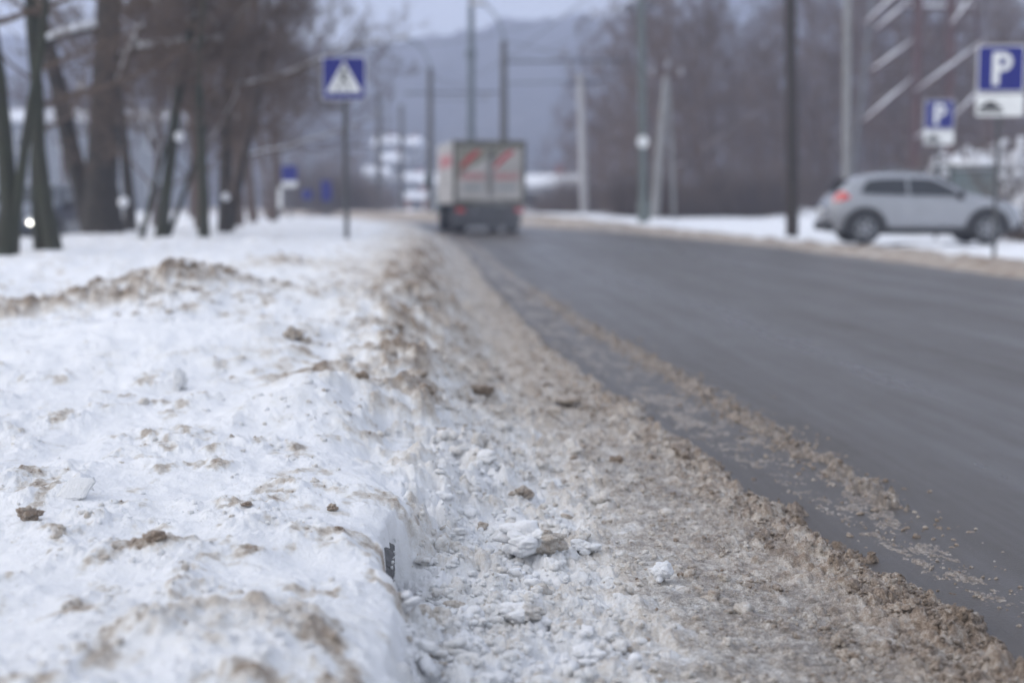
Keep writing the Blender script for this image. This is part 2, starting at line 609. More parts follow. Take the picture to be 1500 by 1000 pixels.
M['cladding'] = mat('cladding_black', (0.022, 0.022, 0.024), 0.6, 0.3, 8)
M['glass'] = mat('car_glass', (0.012, 0.014, 0.018), 0.08, 0.2, 3, spec=0.6)
M['tyre'] = mat('tyre', (0.020, 0.020, 0.021), 0.85, 0.3, 20)
M['rim'] = mat('rim_alloy', (0.26, 0.27, 0.29), 0.45, 0.15, 8, metal=0.4)
M['tail'] = mat('tail_lamp_red', (0.52, 0.018, 0.014), 0.25, 0.1, 8, spec=0.6)
M['headglass'] = mat('headlamp_glass', (0.55, 0.57, 0.60), 0.15, 0.1, 8, spec=0.6)
M['beam'] = mat('headlamp_lit', (0.9, 0.9, 0.85), 0.3, 0.02, 8, emit=(1.0, 0.96, 0.86), estr=9.0)
M['truck_white'] = mat('truck_panel_dirty', (0.56, 0.535, 0.51), 0.6, 0, 1.3, col2=(0.38, 0.36, 0.335))
M['truck_frame'] = mat('truck_frame_dirty', (0.13, 0.125, 0.10), 0.7, 0.3, 3)
M['truck_grime'] = mat('truck_grime', (0.24, 0.23, 0.18), 0.75, 0.35, 3)
M['truck_dark'] = mat('truck_chassis', (0.035, 0.038, 0.042), 0.7, 0.3, 5)
M['truck_red'] = mat('truck_red', (0.48, 0.030, 0.035), 0.5, 0.2, 4)
M['truck_pink'] = mat('truck_red_worn', (0.50, 0.20, 0.20), 0.55, 0.25, 9)
M['truck_grey'] = mat('truck_grey_line', (0.30, 0.32, 0.34), 0.55, 0.2, 4)
M['cab_green'] = mat('cab_green', (0.05, 0.075, 0.075), 0.45, 0.2, 4)
M['wall_pale'] = mat('render_pale', (0.46, 0.45, 0.44), 0.85, 0.12, 1.5)
M['wall_grey'] = mat('render_grey', (0.26, 0.27, 0.29), 0.85, 0.15, 1.5)
M['wall_red'] = mat('brick_red', (0.24, 0.105, 0.090), 0.85, 0.2, 2)
M['pane'] = mat('window_pane', (0.03, 0.035, 0.045), 0.15, 0.2, 2, spec=0.6)
M['shelter_glass'] = mat('shelter_glass', (0.20, 0.24, 0.235), 0.25, 0.2, 2, spec=0.5)
M['orange'] = mat('paint_orange', (0.30, 0.13, 0.07), 0.5, 0.1, 3)
M['brass_ins'] = mat('insulator', (0.30, 0.29, 0.30), 0.4, 0.2, 8)
M['wire'] = mat('cable', (0.05, 0.05, 0.055), 0.6, 0.1, 8)

# ------------------------------------------------------------------ the setting: snow and slush left of the road
rows = [s for s in np.linspace(-8, 0.9, 24)]
s = 1.0
while s < 16:
    rows.append(s)
    s += max(s * s / 1500.0 * 1.15, 0.0022)
while s < 190:
    rows.append(s)
    s *= 1.017
rows = np.array(rows)
NF, NCo = 1060, 46
rs = np.maximum(rows, 1.0)
tr = np.minimum(1.62, 0.44 * rs + 0.32)
tl = -(0.45 * rs + 0.25)
uf = np.linspace(0, 1, NF)
Tf = tr[:, None] * (1 - uf) + tl[:, None] * uf
uc = (np.arange(1, NCo + 1) / NCo) ** 1.6
Tc = tl[:, None] + (np.minimum(-45, tl * 1.4) - tl)[:, None] * uc
T = np.concatenate([Tf, Tc], 1)[:, ::-1]
S = np.repeat(rows[:, None], T.shape[1], 1)
Z, D, W = (np.empty_like(S) for _ in range(3))
for a in range(0, S.shape[0], 200):
    Z[a:a + 200], D[a:a + 200], W[a:a + 200] = terrain(S[a:a + 200], T[a:a + 200])
X, Y = st2xy(S, T)
me = mesh_np('snow_bank', np.stack([X, Y, Z], -1).reshape(-1, 3), grid_faces(*S.shape), True, {'dirt': D, 'wet': W})
tag(link('snow_bank', me, M['snow']), kind='structure')


def ground_z(s, t):
    return float(terrain(np.array([s]), np.array([t]))[0][0])


def zxy(x, y):
    a, b = xy2st(x, y)
    return ground_z(a, b)


# crumbs and lumps lying on the sheet ------------------------------------------------
def ico(sub):
    import bmesh
    bm = bmesh.new()
    bmesh.ops.create_icosphere(bm, subdivisions=sub, radius=1.0)
    V = np.array([v.co[:] for v in bm.verts])
    Fc = np.array([[v.index for v in f.verts] for f in bm.faces])
    bm.free()
    return V, Fc


ICO = {k: ico(k) for k in (1, 2, 3, 4, 5)}


def noise3(V, seed, octs=3, f=1.3):
    r = 0
    a = 1.0
    for o in range(octs):
        r = r + a * (pn(V[:, 0] * f + seed * 3.7, V[:, 1] * f + V[:, 2] * 0.7 * f, seed + o) + pn(V[:, 2] * f - seed * 1.3, V[:, 0] * f - V[:, 1] * 0.6 * f, seed + 9 + o)) * 0.5
        f *= 2.1
        a *= 0.55
    return r


def lump(sub, seed, amp=0.5, f=1.2, octs=3):
    V, Fc = ICO[sub]
    r = 1 + amp * noise3(V, seed, octs, f)
    return V * r[:, None], Fc


def cluster(V, seed, k=9, spread=0.55, rmin=0.32, rmax=0.75):
    """radius, seen from the middle, of a clump of balls frozen together"""
    rg_ = np.random.RandomState(seed)
    U = V / np.linalg.norm(V, axis=1)[:, None]
    r = np.full(len(U), 0.30)
    for _ in range(k):
        c = rg_.normal(0, 1, 3)
        c = c / np.linalg.norm(c) * spread * rg_.rand() ** .5
        R = rg_.uniform(rmin, rmax)
        b = U @ c
        disc = b * b - c @ c + R * R
        r = np.where(disc > 0, np.maximum(r, b + np.sqrt(np.maximum(disc, 0))), r)
    return r


def popcorn(sub, seed):
    V, Fc = ICO[sub]
    r = cluster(V, seed, 12, 0.68, 0.22, 0.52) * (1 + 0.16 * noise3(V, seed, 2, 3.2))
    return V * r[:, None], Fc


def rot_matrices(n, rng, tilt=1.0):
    a = rng.rand(n) * 2 * PI
    b = (rng.rand(n) - .5) * PI * tilt
    ca, sa, cb, sb = np.cos(a), np.sin(a), np.cos(b), np.sin(b)
    R = np.zeros((n, 3, 3))
    R[:, 0, 0] = ca
    R[:, 0, 1] = -sa * cb
    R[:, 0, 2] = sa * sb
    R[:, 1, 0] = sa
    R[:, 1, 1] = ca * cb
    R[:, 1, 2] = -ca * sb
    R[:, 2, 1] = sb
    R[:, 2, 2] = cb
    return R


def scatter(name, s, t, size, dirt, sub, seed, sink=0.25, flat=(0.6, 1.0), wet=0.0, bare=False):
    rng = np.random.RandomState(seed)
    n = len(s)
    z, dl, _ = terrain(s, t)
    if bare:                      # lies on the open road: own colour, road level
        z = np.maximum(z, 0.001)
    else:
        dirt = np.clip(dl + dirt, 0.0, 0.9)
    ok = z > -0.02
    s, t, size, dirt, z = s[ok], t[ok], size[ok], dirt[ok], z[ok]
    n = len(s)
    x, y = st2xy(s, t)
    VV, FF, DD, off = [], [], [], 0
    K = 10
    which = rng.randint(0, K, n)
    for k in range(K):
        P, Fc = popcorn(sub, seed * 17 + k)
        idx = np.where(which == k)[0]
        if not len(idx):
            continue
        R = rot_matrices(len(idx), rng)
        sc_ = size[idx][:, None] * np.stack([rng.uniform(.75, 1.3, len(idx)), rng.uniform(.7, 1.1, len(idx)), rng.uniform(*flat, len(idx))], -1)
        Q = np.einsum('nij,vj->nvi', R, P) * sc_[:, None, :]
        Q = Q + np.stack([x[idx], y[idx], z[idx] + size[idx] * (0.55 - sink)], -1)[:, None, :]
        VV.append(Q.reshape(-1, 3))
        FF.append((Fc[None] + (np.arange(len(idx)) * len(P))[:, None, None] + off).reshape(-1, 3))
        DD.append(np.repeat(dirt[idx], len(P)))
        off += len(idx) * len(P)
    V = np.concatenate(VV)
    D_ = np.concatenate(DD)
    me = mesh_np(name, V, np.concatenate(FF), True, {'dirt': D_, 'wet': np.full(len(V), wet)})
    return tag(link(name, me, M['snow']), kind='stuff')


rng = np.random.RandomState(5)


def pick_s(n, a, b):
    # more of them near the camera: uniform in 1/s
    u = rng.rand(n)
    return 1.0 / (1 / a + (1 / b - 1 / a) * u)


# brown slush crumbs along the outer part of the strip
n = 13000
cs = pick_s(n, 2.2, 13)
e = slush_edge(cs)
ct = e - 0.03 - np.abs(rng.normal(0, 0.27, n))
csize = 0.0030 + 0.0075 * rng.rand(n) ** 2.6
csize = np.where(rng.rand(n) < 0.045, csize * 2.1, csize) * (1 + 0.05 * np.maximum(cs - 4, 0))
keep = (ct > 0.45) & (fbm(cs * 4, ct * 5, 2, 90) + 0.25 * (ct > e - .3) > 0.0)
scatter('slush_crumbs', cs[keep], ct[keep], csize[keep], rng.normal(0.03, 0.05, n)[keep], 2, 3, 0.50, (0.7, 1.0), 0.35)
n = 2600
cs = pick_s(n, 3.3, 15)
ct = np.interp(cs, [0, 5, 8, 11, 20, 60], [1.40, 1.33, 1.22, 1.08, 0.92, 0.78]) + rng.normal(0, 0.075, n)
csize = (0.0035 + 0.011 * rng.rand(n) ** 2.4) * (1 + 0.05 * np.maximum(cs - 4, 0))
keep = rng.rand(n) < sm(3.4, 6.0, cs) + .03
scatter('ridge_crumbs', cs[keep], ct[keep], csize[keep], rng.normal(0.64, 0.06, n)[keep], 2, 9, 0.40, (0.7, 1.0), 0.2, True)
# white lumps tumbled off the bank at the kerb
n = 4200
cs = pick_s(n, 2.2, 9)
ct = -0.05 + np.abs(rng.normal(0, 0.30, n)) + 0.02 * (cs - 3)
csize = (0.004 + 0.015 * rng.rand(n) ** 2.8) * (1 + 0.06 * np.maximum(cs - 4, 0))
csize = np.where(rng.rand(n) < 0.085, csize * 2.0, csize)
keep = ct < 0.75
scatter('snow_crumbs', cs[keep], ct[keep], csize[keep], (np.abs(rng.normal(0, 0.05, n)) - .06 + 0.28 * (rng.rand(n) < 0.05))[keep], 3, 4, 0.50)
# dirty crumbs on the bank
n = 2600
cs = pick_s(n, 1.9, 13)
ct = -0.16 - np.abs(rng.normal(0, 0.75, n)) * (0.5 + cs / 6)
pz = fbm(cs * 3.1, ct * 3.4, 3, 11)
csize = (0.0025 + 0.010 * rng.rand(n) ** 3.2) * (1 + 0.08 * np.maximum(cs - 3.5, 0))
keep = (pz > 0.05) | (rng.rand(n) < 0.06)
scatter('bank_crumbs', cs[keep], ct[keep], csize[keep], rng.normal(0.10, 0.10, n)[keep], 2, 6, 0.50)
# clods on the dirty mounds and the road side face farther along
n = 420
cs = pick_s(n, 4.3, 16)
ct = rng.normal(-0.10, 0.30, n)
csize = 0.008 + 0.026 * rng.rand(n) ** 2.4
sB = rng.normal(8.6, 0.6, 420)
tB = -1.52 + rng.laplace(0, 0.42, 420)
cs = np.concatenate([cs, sB])
ct = np.concatenate([ct, tB])
csize = np.concatenate([csize, 0.008 + 0.024 * rng.rand(420) ** 2])
scatter('bank_clods', cs, ct, csize, np.where(rng.rand(len(cs)) < .35, .30, 0.05) + rng.normal(0, .06, len(cs)), 2, 8, 0.45)


# distinct clods one can point at ------------------------------------------------------
def clod(name, label, cat, u, v, wpx, dirt, seed, flat=0.8, amp=0.5, long=1.25, d=None, sink=0.15, yaw=0.0, two=None, wet=0.0):
    # walk the view ray to the ground
    best = None
    for dd in np.arange(1.6, 14, 0.02):
        p = at(u, v, dd)
        if p[2] <= zxy_fast(p[0], p[1]):
            best = dd
            break
    dd = d or best or 3.4
    p = at(u, v, dd)
    r = wpx / 2 * dd / F / long
    V, Fc = ICO[5]
    V = V * (cluster(V, seed, 34, 0.80, 0.16, 0.40) * (1 + 0.13 * noise3(V, seed, 3, 6.0) + amp * 0.35 * noise3(V, seed + 3, 2, 1.3)))[:, None]
    if name == 'snow_slab':
        V = ICO[5][0]
        V = np.sign(V) * np.abs(V) ** 0.45 * np.array([.95, .32, 1.0]) * (1 + 0.16 * noise3(V, 8, 4, 2.6))[:, None]
        V[:, 0] += 0.35 * V[:, 2]
        V[:, 1] += 0.5 * V[:, 2]
    V = V * np.array([long, 1.0, flat])
    c, s_ = math.cos(yaw), math.sin(yaw)
    V = np.stack([V[:, 0] * c - V[:, 1] * s_, V[:, 0] * s_ + V[:, 1] * c, V[:, 2]], -1) * r
    dv = np.full(len(V), dirt)
    if two is not None:
        dv = np.where(V[:, 0] + 0.3 * noise3(V / r, seed + 3) * r > 0.25 * r, two, dirt)
    me = mesh_np(name, V, Fc, True, {'dirt': dv, 'wet': np.full(len(V), wet)})
    o = link(name, me, M['snow'])
    o.location = (float(p[0]), float(p[1]), zxy(p[0], p[1]) + float(r * flat * (0.75 - sink)))
    return tag(o, label, cat)


def zxy_fast(x, y):
    if y < 25:
        s_ = y * math.cos(TH) + x * math.sin(TH)
        t_ = x * math.cos(TH) - y * math.sin(TH)
        return ground_z(s_, t_)
    return zxy(x, y)


CL = [
    ('frozen_clod', 'dark grey frozen clod sitting alone on the white snow near the left edge', 'clod', 42, 762, 40, 0.62, 101, 0.85, 0.55, 1.2, None),
    ('frozen_clod', 'reddish brown frozen clod on the snow, left of the kerb, speckled with ice', 'clod', 228, 798, 35, 0.66, 102, 0.8, 0.6, 1.25, None),
    ('pebble', 'small grey pebble lying on white snow just left of the bank lip', 'pebble', 487, 748, 21, 0.58, 103, 0.75, 0.4, 1.2, None),
    ('frozen_clod', 'small brown wedge of dirt at the edge of a snow crust', 'clod', 361, 747, 24, 0.62, 104, 0.5, 0.6, 1.5, None),
    ('snow_lump', 'large white snow clod with a brown right half in the kerb rubble', 'snow lump', 780, 806, 108, 0.03, 205, 0.72, 0.5, 1.4, 0.42),
    ('snow_lump', 'pale snow lump right beside the large two-tone clod', 'snow lump', 852, 813, 50, 0.10, 106, 0.7, 0.5, 1.3, None),
    ('snow_lump', 'single bright white snow lump standing apart on the grey slush', 'snow lump', 970, 852, 42, 0.02, 107, 0.95, 0.5, 1.15, None),
    ('frozen_clod', 'brown grey clod lying where white rubble meets the grey slush', 'clod', 766, 731, 40, 0.55, 108, 0.7, 0.55, 1.3, None),
    ('frozen_clod', 'blurred tan clod on the snow behind the smooth white mound', 'clod', 430, 497, 30, 0.52, 109, 0.9, 0.6, 1.1, None),
    ('frozen_clod', 'dark flat brown clod in the slush, the darkest past the mound', 'clod', 703, 577, 62, 0.70, 110, 0.42, 0.5, 1.5, None),
    ('frozen_clod', 'flat brown slush cake in the grey strip right of the darkest clod', 'clod', 829, 593, 52, 0.56, 111, 0.35, 0.4, 1.5, None),
    ('snow_lump', 'rounded white snow lump at the foot of the dark bare kerb stone', 'snow lump', 598, 897, 46, 0.02, 112, 0.85, 0.5, 1.15, None),
    ('snow_lump', 'broad white snow lump with a tan spot in the near rubble', 'snow lump', 760, 912, 84, 0.05, 113, 0.6, 0.5, 1.4, 0.30),
    ('snow_lump', 'near white snow lump at the bottom edge of the photo', 'snow lump', 858, 985, 60, 0.03, 114, 0.7, 0.5, 1.3, None),
    ('slush_lump', 'big brown slush lump at the bottom of the crumbly edge, tallest of its cluster', 'slush lump', 1228, 948, 26, 0.56, 115, 1.0, 0.5, 1.1, None),
    ('slush_lump', 'wide brown slush lump in front of the tallest one of the near cluster', 'slush lump', 1242, 970, 36, 0.58, 116, 0.75, 0.5, 1.3, None),
    ('slush_lump', 'brown slush lump in the crumbly edge, farthest of the near three', 'slush lump', 1320, 898, 36, 0.60, 117, 0.7, 0.5, 1.4, None),
    ('slush_lump', 'dark brown slush lump on the rim of the strip beside the wet road', 'slush lump', 1078, 803 - 40, 0, 0, 118, 0.7, 0.5, 1.4, None),
    ('slush_lump', 'lone dark slush lump fallen on the bare wet road beyond the strip', 'slush lump', 1260, 755, 20, 0.66, 119, 0.6, 0.5, 1.4, None),
    ('snow_stub', 'pale upright snow stub poking from the smooth snow left of the mound', 'snow stub', 264, 572, 22, 0.12, 120, 1.9, 0.25, 1.0, None),
    ('snow_slab', 'tilted white snow slab on the left snow beside tan crumbs', 'snow slab', 112, 726, 46, 0.09, 221, 0.85, 0.4, 1.3, None),
]
for nm, lb, ct_, u, v, w, dr, sd, fl, am, lg, two in CL:
    if w:
        clod(nm, lb, ct_, u, v, w, dr, sd, fl, am, lg, two=two, yaw=(sd * 1.7) % 0.9 - .45)

# ------------------------------------------------------------------ kerb, road, other carriageway, right verge, ground
kerb = MB()
ks = np.concatenate([np.arange(-6, 26, 1.0), np.arange(26, 90, 4.0)])
for a in range(len(ks) - 1):
    s0, s1 = ks[a] + 0.006, ks[a + 1] - 0.006
    P = []
    for ss in (s0, s1):
        for tt, zz in ((T_KERB, -0.1), (T_KERB, 0.122), (T_KERB - 0.018, 0.136), (T_KERB - 0.16, 0.136), (T_KERB - 0.16, -0.1)):
            x, y = st2xy(ss, tt)
            P.append((float(x), float(y), zz))
    kerb.add(P, [(0, 1, 2, 3, 4), (9, 8, 7, 6, 5)] + [(i, i + 5, (i + 1) % 5 + 5, (i + 1) % 5) for i in range(5)])
tag(kerb.build('kerb', M['kerb']), kind='structure')


n = 110
fs, fz = rng.uniform(2.68, 3.45, n), rng.uniform(0.03, 0.137, n)
x, y = st2xy(fs, np.full(n, T_KERB + 0.001))
P, Fc = popcorn(2, 5)
fsz = 0.0016 + 0.0040 * rng.rand(n) ** 2
Q = np.einsum('nij,vj->nvi', rot_matrices(n, rng), P) * fsz[:, None, None] + np.stack([x, y, fz], -1)[:, None, :]
me = mesh_np('kerb_frost', Q.reshape(-1, 3), (Fc[None] + (np.arange(n) * len(P))[:, None, None]).reshape(-1, 3), True, {'dirt': np.full(n * len(P), .12), 'wet': np.zeros(n * len(P))})
tag(link('kerb_frost', me, M['snow']), kind='stuff')


def strip(name, s_, t_, zf, m, attrs=None):
    SS, TT = np.meshgrid(s_, t_, indexing='ij')
    X, Y = st2xy(SS, TT)
    r = zf(SS, TT)
    z, at_ = r if isinstance(r, tuple) else (r, None)
    uv = np.stack([TT, SS], -1).reshape(-1, 2)
    me = mesh_np(name, np.stack([X, Y, z], -1).reshape(-1, 3), grid_faces(*SS.shape)[:, ::-1], True, at_, uv)
    return tag(link(name, me, m), kind='structure')


sr = np.concatenate([np.linspace(-9, 60, 260), np.linspace(61, 190, 60)])
strip('road', sr, np.linspace(-0.15, 9.0, 60), lambda a, b: 0.012 * sm(0, 3.5, b) * (1 - sm(3.5, 7, b)) + 0.0022 * fbm(a * .7, b * 1.5, 2, 3), M['road'])
strip('road', np.linspace(-8, 190, 150), np.linspace(-15.2, -6.9, 20), lambda a, b: 0 * a - 0.19, M['road'])


def verge(a, b):
    n = fbm(a * 0.8, b * 0.9, 4, 5)
    n2 = fbm(a * 3, b * 3, 3, 9)
    e = 7.05 + 0.12 * fbm(a * 0.35, a * 0 + 1.0, 3, 4)
    base = 0.04 + 0.36 * sm(38, 66, a) + 0.05 * n * sm(8, 10, b) - 0.04 * np.exp(-((a - 31) / 4) ** 2)
    z = -0.06 + (base + 0.06) * sm(e, e + 0.5, b)
    wr = np.exp(-((b - e - 0.75) / 0.55) ** 2)
    z = z + wr * (0.09 + 0.06 * n + 0.05 * n2) + 0.02 * n2 * sm(e, e + .4, b)
    # heaped snow beyond the parked cars
    z = z + 0.5 * sm(17, 22, b) * (0.6 + 0.5 * n) * (1 - sm(55, 80, a))
    z = z + 0.9 * np.exp(-((a - 27.5) / 2.0) ** 2 - ((b - 14.2) / 1.4) ** 2) * (1 + .4 * n)
    d = 0.03 + np.clip(wr * (0.42 + 0.35 * n2 + .1 * n), 0, .75) + 0.30 * gauss(b, e + 0.15, 0.3) + 0.08 * np.clip(n2, 0, 1) + .10 * sm(11.5, 8.2, b)
    return z, {'dirt': np.clip(d, 0, 1), 'wet': 0 * d}


tv = np.concatenate([np.linspace(6.6, 16, 150), np.linspace(16.2, 80, 90)])
sv = np.concatenate([np.linspace(-9, 12, 60), np.linspace(12.15, 80, 330), np.linspace(81, 190, 50)])
strip('snow_verge', sv, tv, verge, M['snow'])

gx, gy = np.meshgrid(np.linspace(-480, 560, 80), np.linspace(-12, 880, 90), indexing='ij')
gz = -0.32 + 0 * gx
me = mesh_np('ground', np.stack([gx, gy, gz], -1).reshape(-1, 3), grid_faces(*gx.shape)[:, ::-1], True, {'dirt': 0.1 + 0 * gx, 'wet': 0 * gx})
tag(link('ground', me, M['clean_snow']), kind='structure')

# crumbs thrown on the bare road
n = 1500
cs = pick_s(n, 2.3, 15)
ct = slush_edge(cs) + rng.exponential(0.07, n) + 0.01
csz = 0.0010 + 0.0055 * rng.rand(n) ** 4
x, y = st2xy(cs, ct)
P, Fc = lump(1, 77, 0.6)
R = rot_matrices(n, rng)
Q = np.einsum('nij,vj->nvi', R, P) * csz[:, None, None] + np.stack([x, y, csz * 0.35 + 0.001], -1)[:, None, :]
me = mesh_np('road_crumbs', Q.reshape(-1, 3), (Fc[None] + (np.arange(n) * len(P))[:, None, None]).reshape(-1, 3), True,
             {'dirt': np.repeat(np.clip(rng.normal(.62, .08, n), .4, .8), len(P)), 'wet': np.full(n * len(P), .4)})
tag(link('road_crumbs', me, M['snow']), kind='stuff')

# hills -----------------------------------------------------------------------------
hx, hy = np.meshgrid(np.linspace(-470, 550, 420), np.linspace(165, 870, 170), indexing='ij')


def hill_z(hx, hy):
    hx, hy = np.asarray(hx, float), np.asarray(hy, float)
    top = np.interp(hx / np.maximum(hy, 1), [-0.45, -0.10, -0.04, 0.04, 0.14, 0.22, 0.40], [58, 56, 62, 78, 86, 88, 80])
    z = top * sm(250, 640, hy) + 10 * fbm(hx / 90, hy / 110, 4, 2) * sm(270, 480, hy) + 2.6 * fbm(hx / 7, hy / 9, 3, 6) * sm(260, 340, hy)
    return z + 10.0 * sm(172, 250, hy) * sm(40, -6, hx) - 1.0


hz = hill_z(hx, hy)
me = mesh_np('hills', np.stack([hx, hy, hz], -1).reshape(-1, 3), grid_faces(*hx.shape)[:, ::-1], True)
M['hill'] = mat('wooded_hill', (0.045, 0.042, 0.045), 0.95, 0, 0.03, col2=(0.09, 0.088, 0.095))
tag(link('hills', me, M['hill']), kind='structure')


# ------------------------------------------------------------------ trees
class Tubes:
    def __init__(self):
        self.V, self.F, self.n = [], [], 0

    def add(self, pts, rad, n):
        pts = np.asarray(pts, float)
        m = len(pts)
        d = np.empty_like(pts)
        d[1:-1] = pts[2:] - pts[:-2]
        d[0] = pts[1] - pts[0]
        d[-1] = pts[-1] - pts[-2]
        d /= np.linalg.norm(d, axis=1)[:, None] + 1e-9
        ref = np.array([0.31, 0.87, 0.12]) if abs(d[0][2]) > 0.6 else np.array([0.1, 0.2, 1.0])
        a = np.cross(d, ref)
        a /= np.linalg.norm(a, axis=1)[:, None] + 1e-9
        b = np.cross(d, a)
        q = np.arange(n) * 2 * PI / n
        V = pts[:, None, :] + np.asarray(rad)[:, None, None] * (np.cos(q)[None, :, None] * a[:, None, :] + np.sin(q)[None, :, None] * b[:, None, :])
        i = (np.arange(m - 1)[:, None] * n + np.arange(n)[None, :])
        j = (np.arange(m - 1)[:, None] * n + (np.arange(n)[None, :] + 1) % n)
        self.F.append(np.stack([i, j, j + n, i + n], -1).reshape(-1, 4) + self.n)
        self.V.append(V.reshape(-1, 3))
        self.n += m * n

    def mesh(self, name):
        return mesh_np(name, np.concatenate(self.V), np.concatenate(self.F), True)


def unit(v):
    return v / (np.linalg.norm(v) + 1e-9)


def make_tree(seed, H, r0, clear=0.3, spread=0.9, nlimb=11, n2=7, n3=8, n4=5, lean=(0, 0), twig=0.006, forks=None, droop=0.0, wob=0.17):
    """returns trunk, crown meshes and snow mesh (caps on the flatter limbs)"""
    rg = np.random.RandomState(seed)
    tr_, cr_, sn_ = Tubes(), Tubes(), Tubes()

    def poly(p, d, L, n, wob, up):
        pts = [p]
        for i in range(n):
            d = unit(d + rg.normal(0, wob, 3) + np.array([0, 0, up]))
            p = p + d * L / n
            pts.append(p)
        return np.array(pts), d

    def grow(p, d, L, r, lev):
        nseg = {1: 7, 2: 5, 3: 3, 4: 2}[lev]
        up = {1: 0.05, 2: 0.03 - droop * .04, 3: 0.02 - droop * 0.08, 4: -droop * 0.05}[lev]
        pts, dd = poly(p, d, L, nseg, {1: .16, 2: .2, 3: .22, 4: .25}[lev], up)
        rad = np.linspace(r, max(r * 0.22, twig * 0.6), nseg + 1)
        cr_.add(pts, rad, {1: 6, 2: 4, 3: 3, 4: 3}[lev])
        if lev <= 2 and abs(dd[2]) < 0.75 and rg.rand() < (0.22 if lev == 1 else 0.06):
            k = nseg + 1
            sn_.add(pts[:k] + np.array([0, 0, 1]) * (rad[:k] * 0.8)[:, None], rad[:k] * 0.55 + 0.003, 5)
        if lev == 4:
            return
        cnt = {1: n2, 2: n3, 3: n4}[lev]
        for k in range(cnt):
            f = 0.22 + 0.78 * (k + rg.rand()) / cnt
            q = f * nseg
            i = min(int(q), nseg - 1)
            pp = pts[i] + (pts[i + 1] - pts[i]) * (q - i)
            ax = unit(pts[i + 1] - pts[i])
            side = unit(np.cross(ax, rg.normal(0, 1, 3)))
            nd = unit(ax * 0.75 + side * rg.uniform(0.5, 1.05))
            grow(pp, nd, L * rg.uniform(0.34, 0.58) * (1.15 - 0.45 * f), max(rad[i] * 0.55, twig), lev + 1)

    stems = forks or [((0, 0), lean, 1.0, 1.0)]
    for (ox, oy), ln, hs, rsc in stems:
        base = np.array([ox, oy, -0.15])
        nseg = 12
        pts = [base]
        d = unit(np.array([ln[0], ln[1], 1.0]))
        for i in range(nseg):
            d = unit(d + rg.normal(0, wob * .35, 3) * np.array([1, 1, 0]) + np.array([0, 0, 0.04]))
            pts.append(pts[-1] + d * H * hs / nseg)
        pts = np.array(pts)
        rad = r0 * rsc * (1 - 0.86 * (np.arange(nseg + 1) / nseg) ** 0.9)
        rad[0] *= 1.25
        tr_.add(pts, rad, 12)
        for k in range(nlimb):
            f = clear + (1 - clear) * (k + rg.rand()) / nlimb
            q = f * nseg
            i = min(int(q), nseg - 1)
            pp = pts[i] + (pts[i + 1] - pts[i]) * (q - i)
            a = k * 2.4 + rg.rand() * 1.2
            el = 0.35 + 0.75 * f + rg.normal(0, .15)
            nd = np.array([math.cos(a) * math.cos(el), math.sin(a) * math.cos(el), math.sin(el)])
            grow(pp, nd, H * spread * rg.uniform(0.26, 0.42) * (1.25 - 0.6 * f), rad[i] * rg.uniform(0.38, 0.6), 1)
    return tr_.mesh('trunk'), cr_.mesh('crown'), (sn_.mesh('snow') if sn_.V else None)


def place_tree(name, label, meshes, x, y, z, mt, mc, group=None, rz=0.0, sc_=1.0, cat='tree'):
    t = thing(name, label, cat, (x, y, z), rz, group)
    t.scale = (sc_, sc_, sc_)
    link('trunk', meshes[0], mt, t)
    link('crown', meshes[1], mc, t)
    if meshes[2] is not None:
        tag(link('snow', meshes[2], M['clean_snow'], t), kind='stuff')
    return t


def tree_at(u, d, *a, **k):
    x = float(xz(u, d))
    return x, d, zxy(x, d)


# near pair on the left edge
x, y, z = tree_at(2, 15.5)
mA = make_tree(11, 8.5, 0.11, 0.24, 0.7, 8, 6, 7, 4, forks=[((0, 0), (-0.01, 0.1), 1, 1.0), ((0.05, 0.1), (0.16, 0.05), 0.8, 0.6)])
place_tree('bare_tree', 'mossy bare tree with a low fork, cut by the left edge of the photo', mA, x, y, z, M['bark_moss'], M['twig'])
x, y, z = tree_at(79, 17.2)
mB = make_tree(13, 9.0, 0.10, 0.20, 0.7, 8, 6, 7, 4, forks=[((0, 0), (-0.13, 0.02), 0.95, 1.0), ((-0.19, 0), (0.02, 0.1), 0.8, 0.6)])
place_tree('bare_tree', 'leaning mossy tree right of the one at the left edge, trunk bending left', mB, x, y, z, M['bark_moss'], M['twig'])
# the big double tree
x, y, z = tree_at(150, 27.0)
mC = make_tree(17, 13.5, 0.33, 0.42, 0.65, 9, 7, 8, 4, forks=[((0.0, 0), (0.01, 0.0), 1.0, 1.0), ((-0.16, 0.1), (-0.14, 0.0), 0.85, 0.62)])
big = place_tree('bare_tree', 'thickest dark tree on the left, two stems and snow lined limbs', mC, x, y, z, M['bark'], M['twig'])
off = np.array([x, y, z])


def limb(par, off, pts, r):
    m = MB()
    P = [np.asarray(p) - off for p in pts]
    m.tube(P, list(np.linspace(r, r * .5, len(P))), 8)
    o = m.build('limb', M['bark'], par, True)
    m = MB()
    m.tube([p + np.array([0, -0.01, r * .7]) for p in P], list(np.linspace(r * .95, r * .5, len(P))), 8)
    m.build('snow', M['clean_snow'], o, True)


limb(big, off, [at(165, 44, 27), at(130, 44, 26.6), at(95, 52, 26.3), at(55, 66, 26)], 0.10)
limb(big, off, [at(166, 90, 27), at(200, 74, 26.6), at(250, 68, 26.3), at(325, 62, 26)], 0.10)
limb(big, off, [at(166, 140, 27), at(178, 118, 26.7), at(190, 80, 26.4), at(207, 40, 26.2)], 0.10)


def snow_clump(par, off, u, v, d, r, seed):
    V, Fc = lump(2, seed, 0.4)
    o = link('snow_clump', mesh_np('snow_clump', V * np.array([r, r, r * 1.1]), Fc), M['clean_snow'], par)
    o.location = tuple(float(q) for q in at(u, v, d) - off)


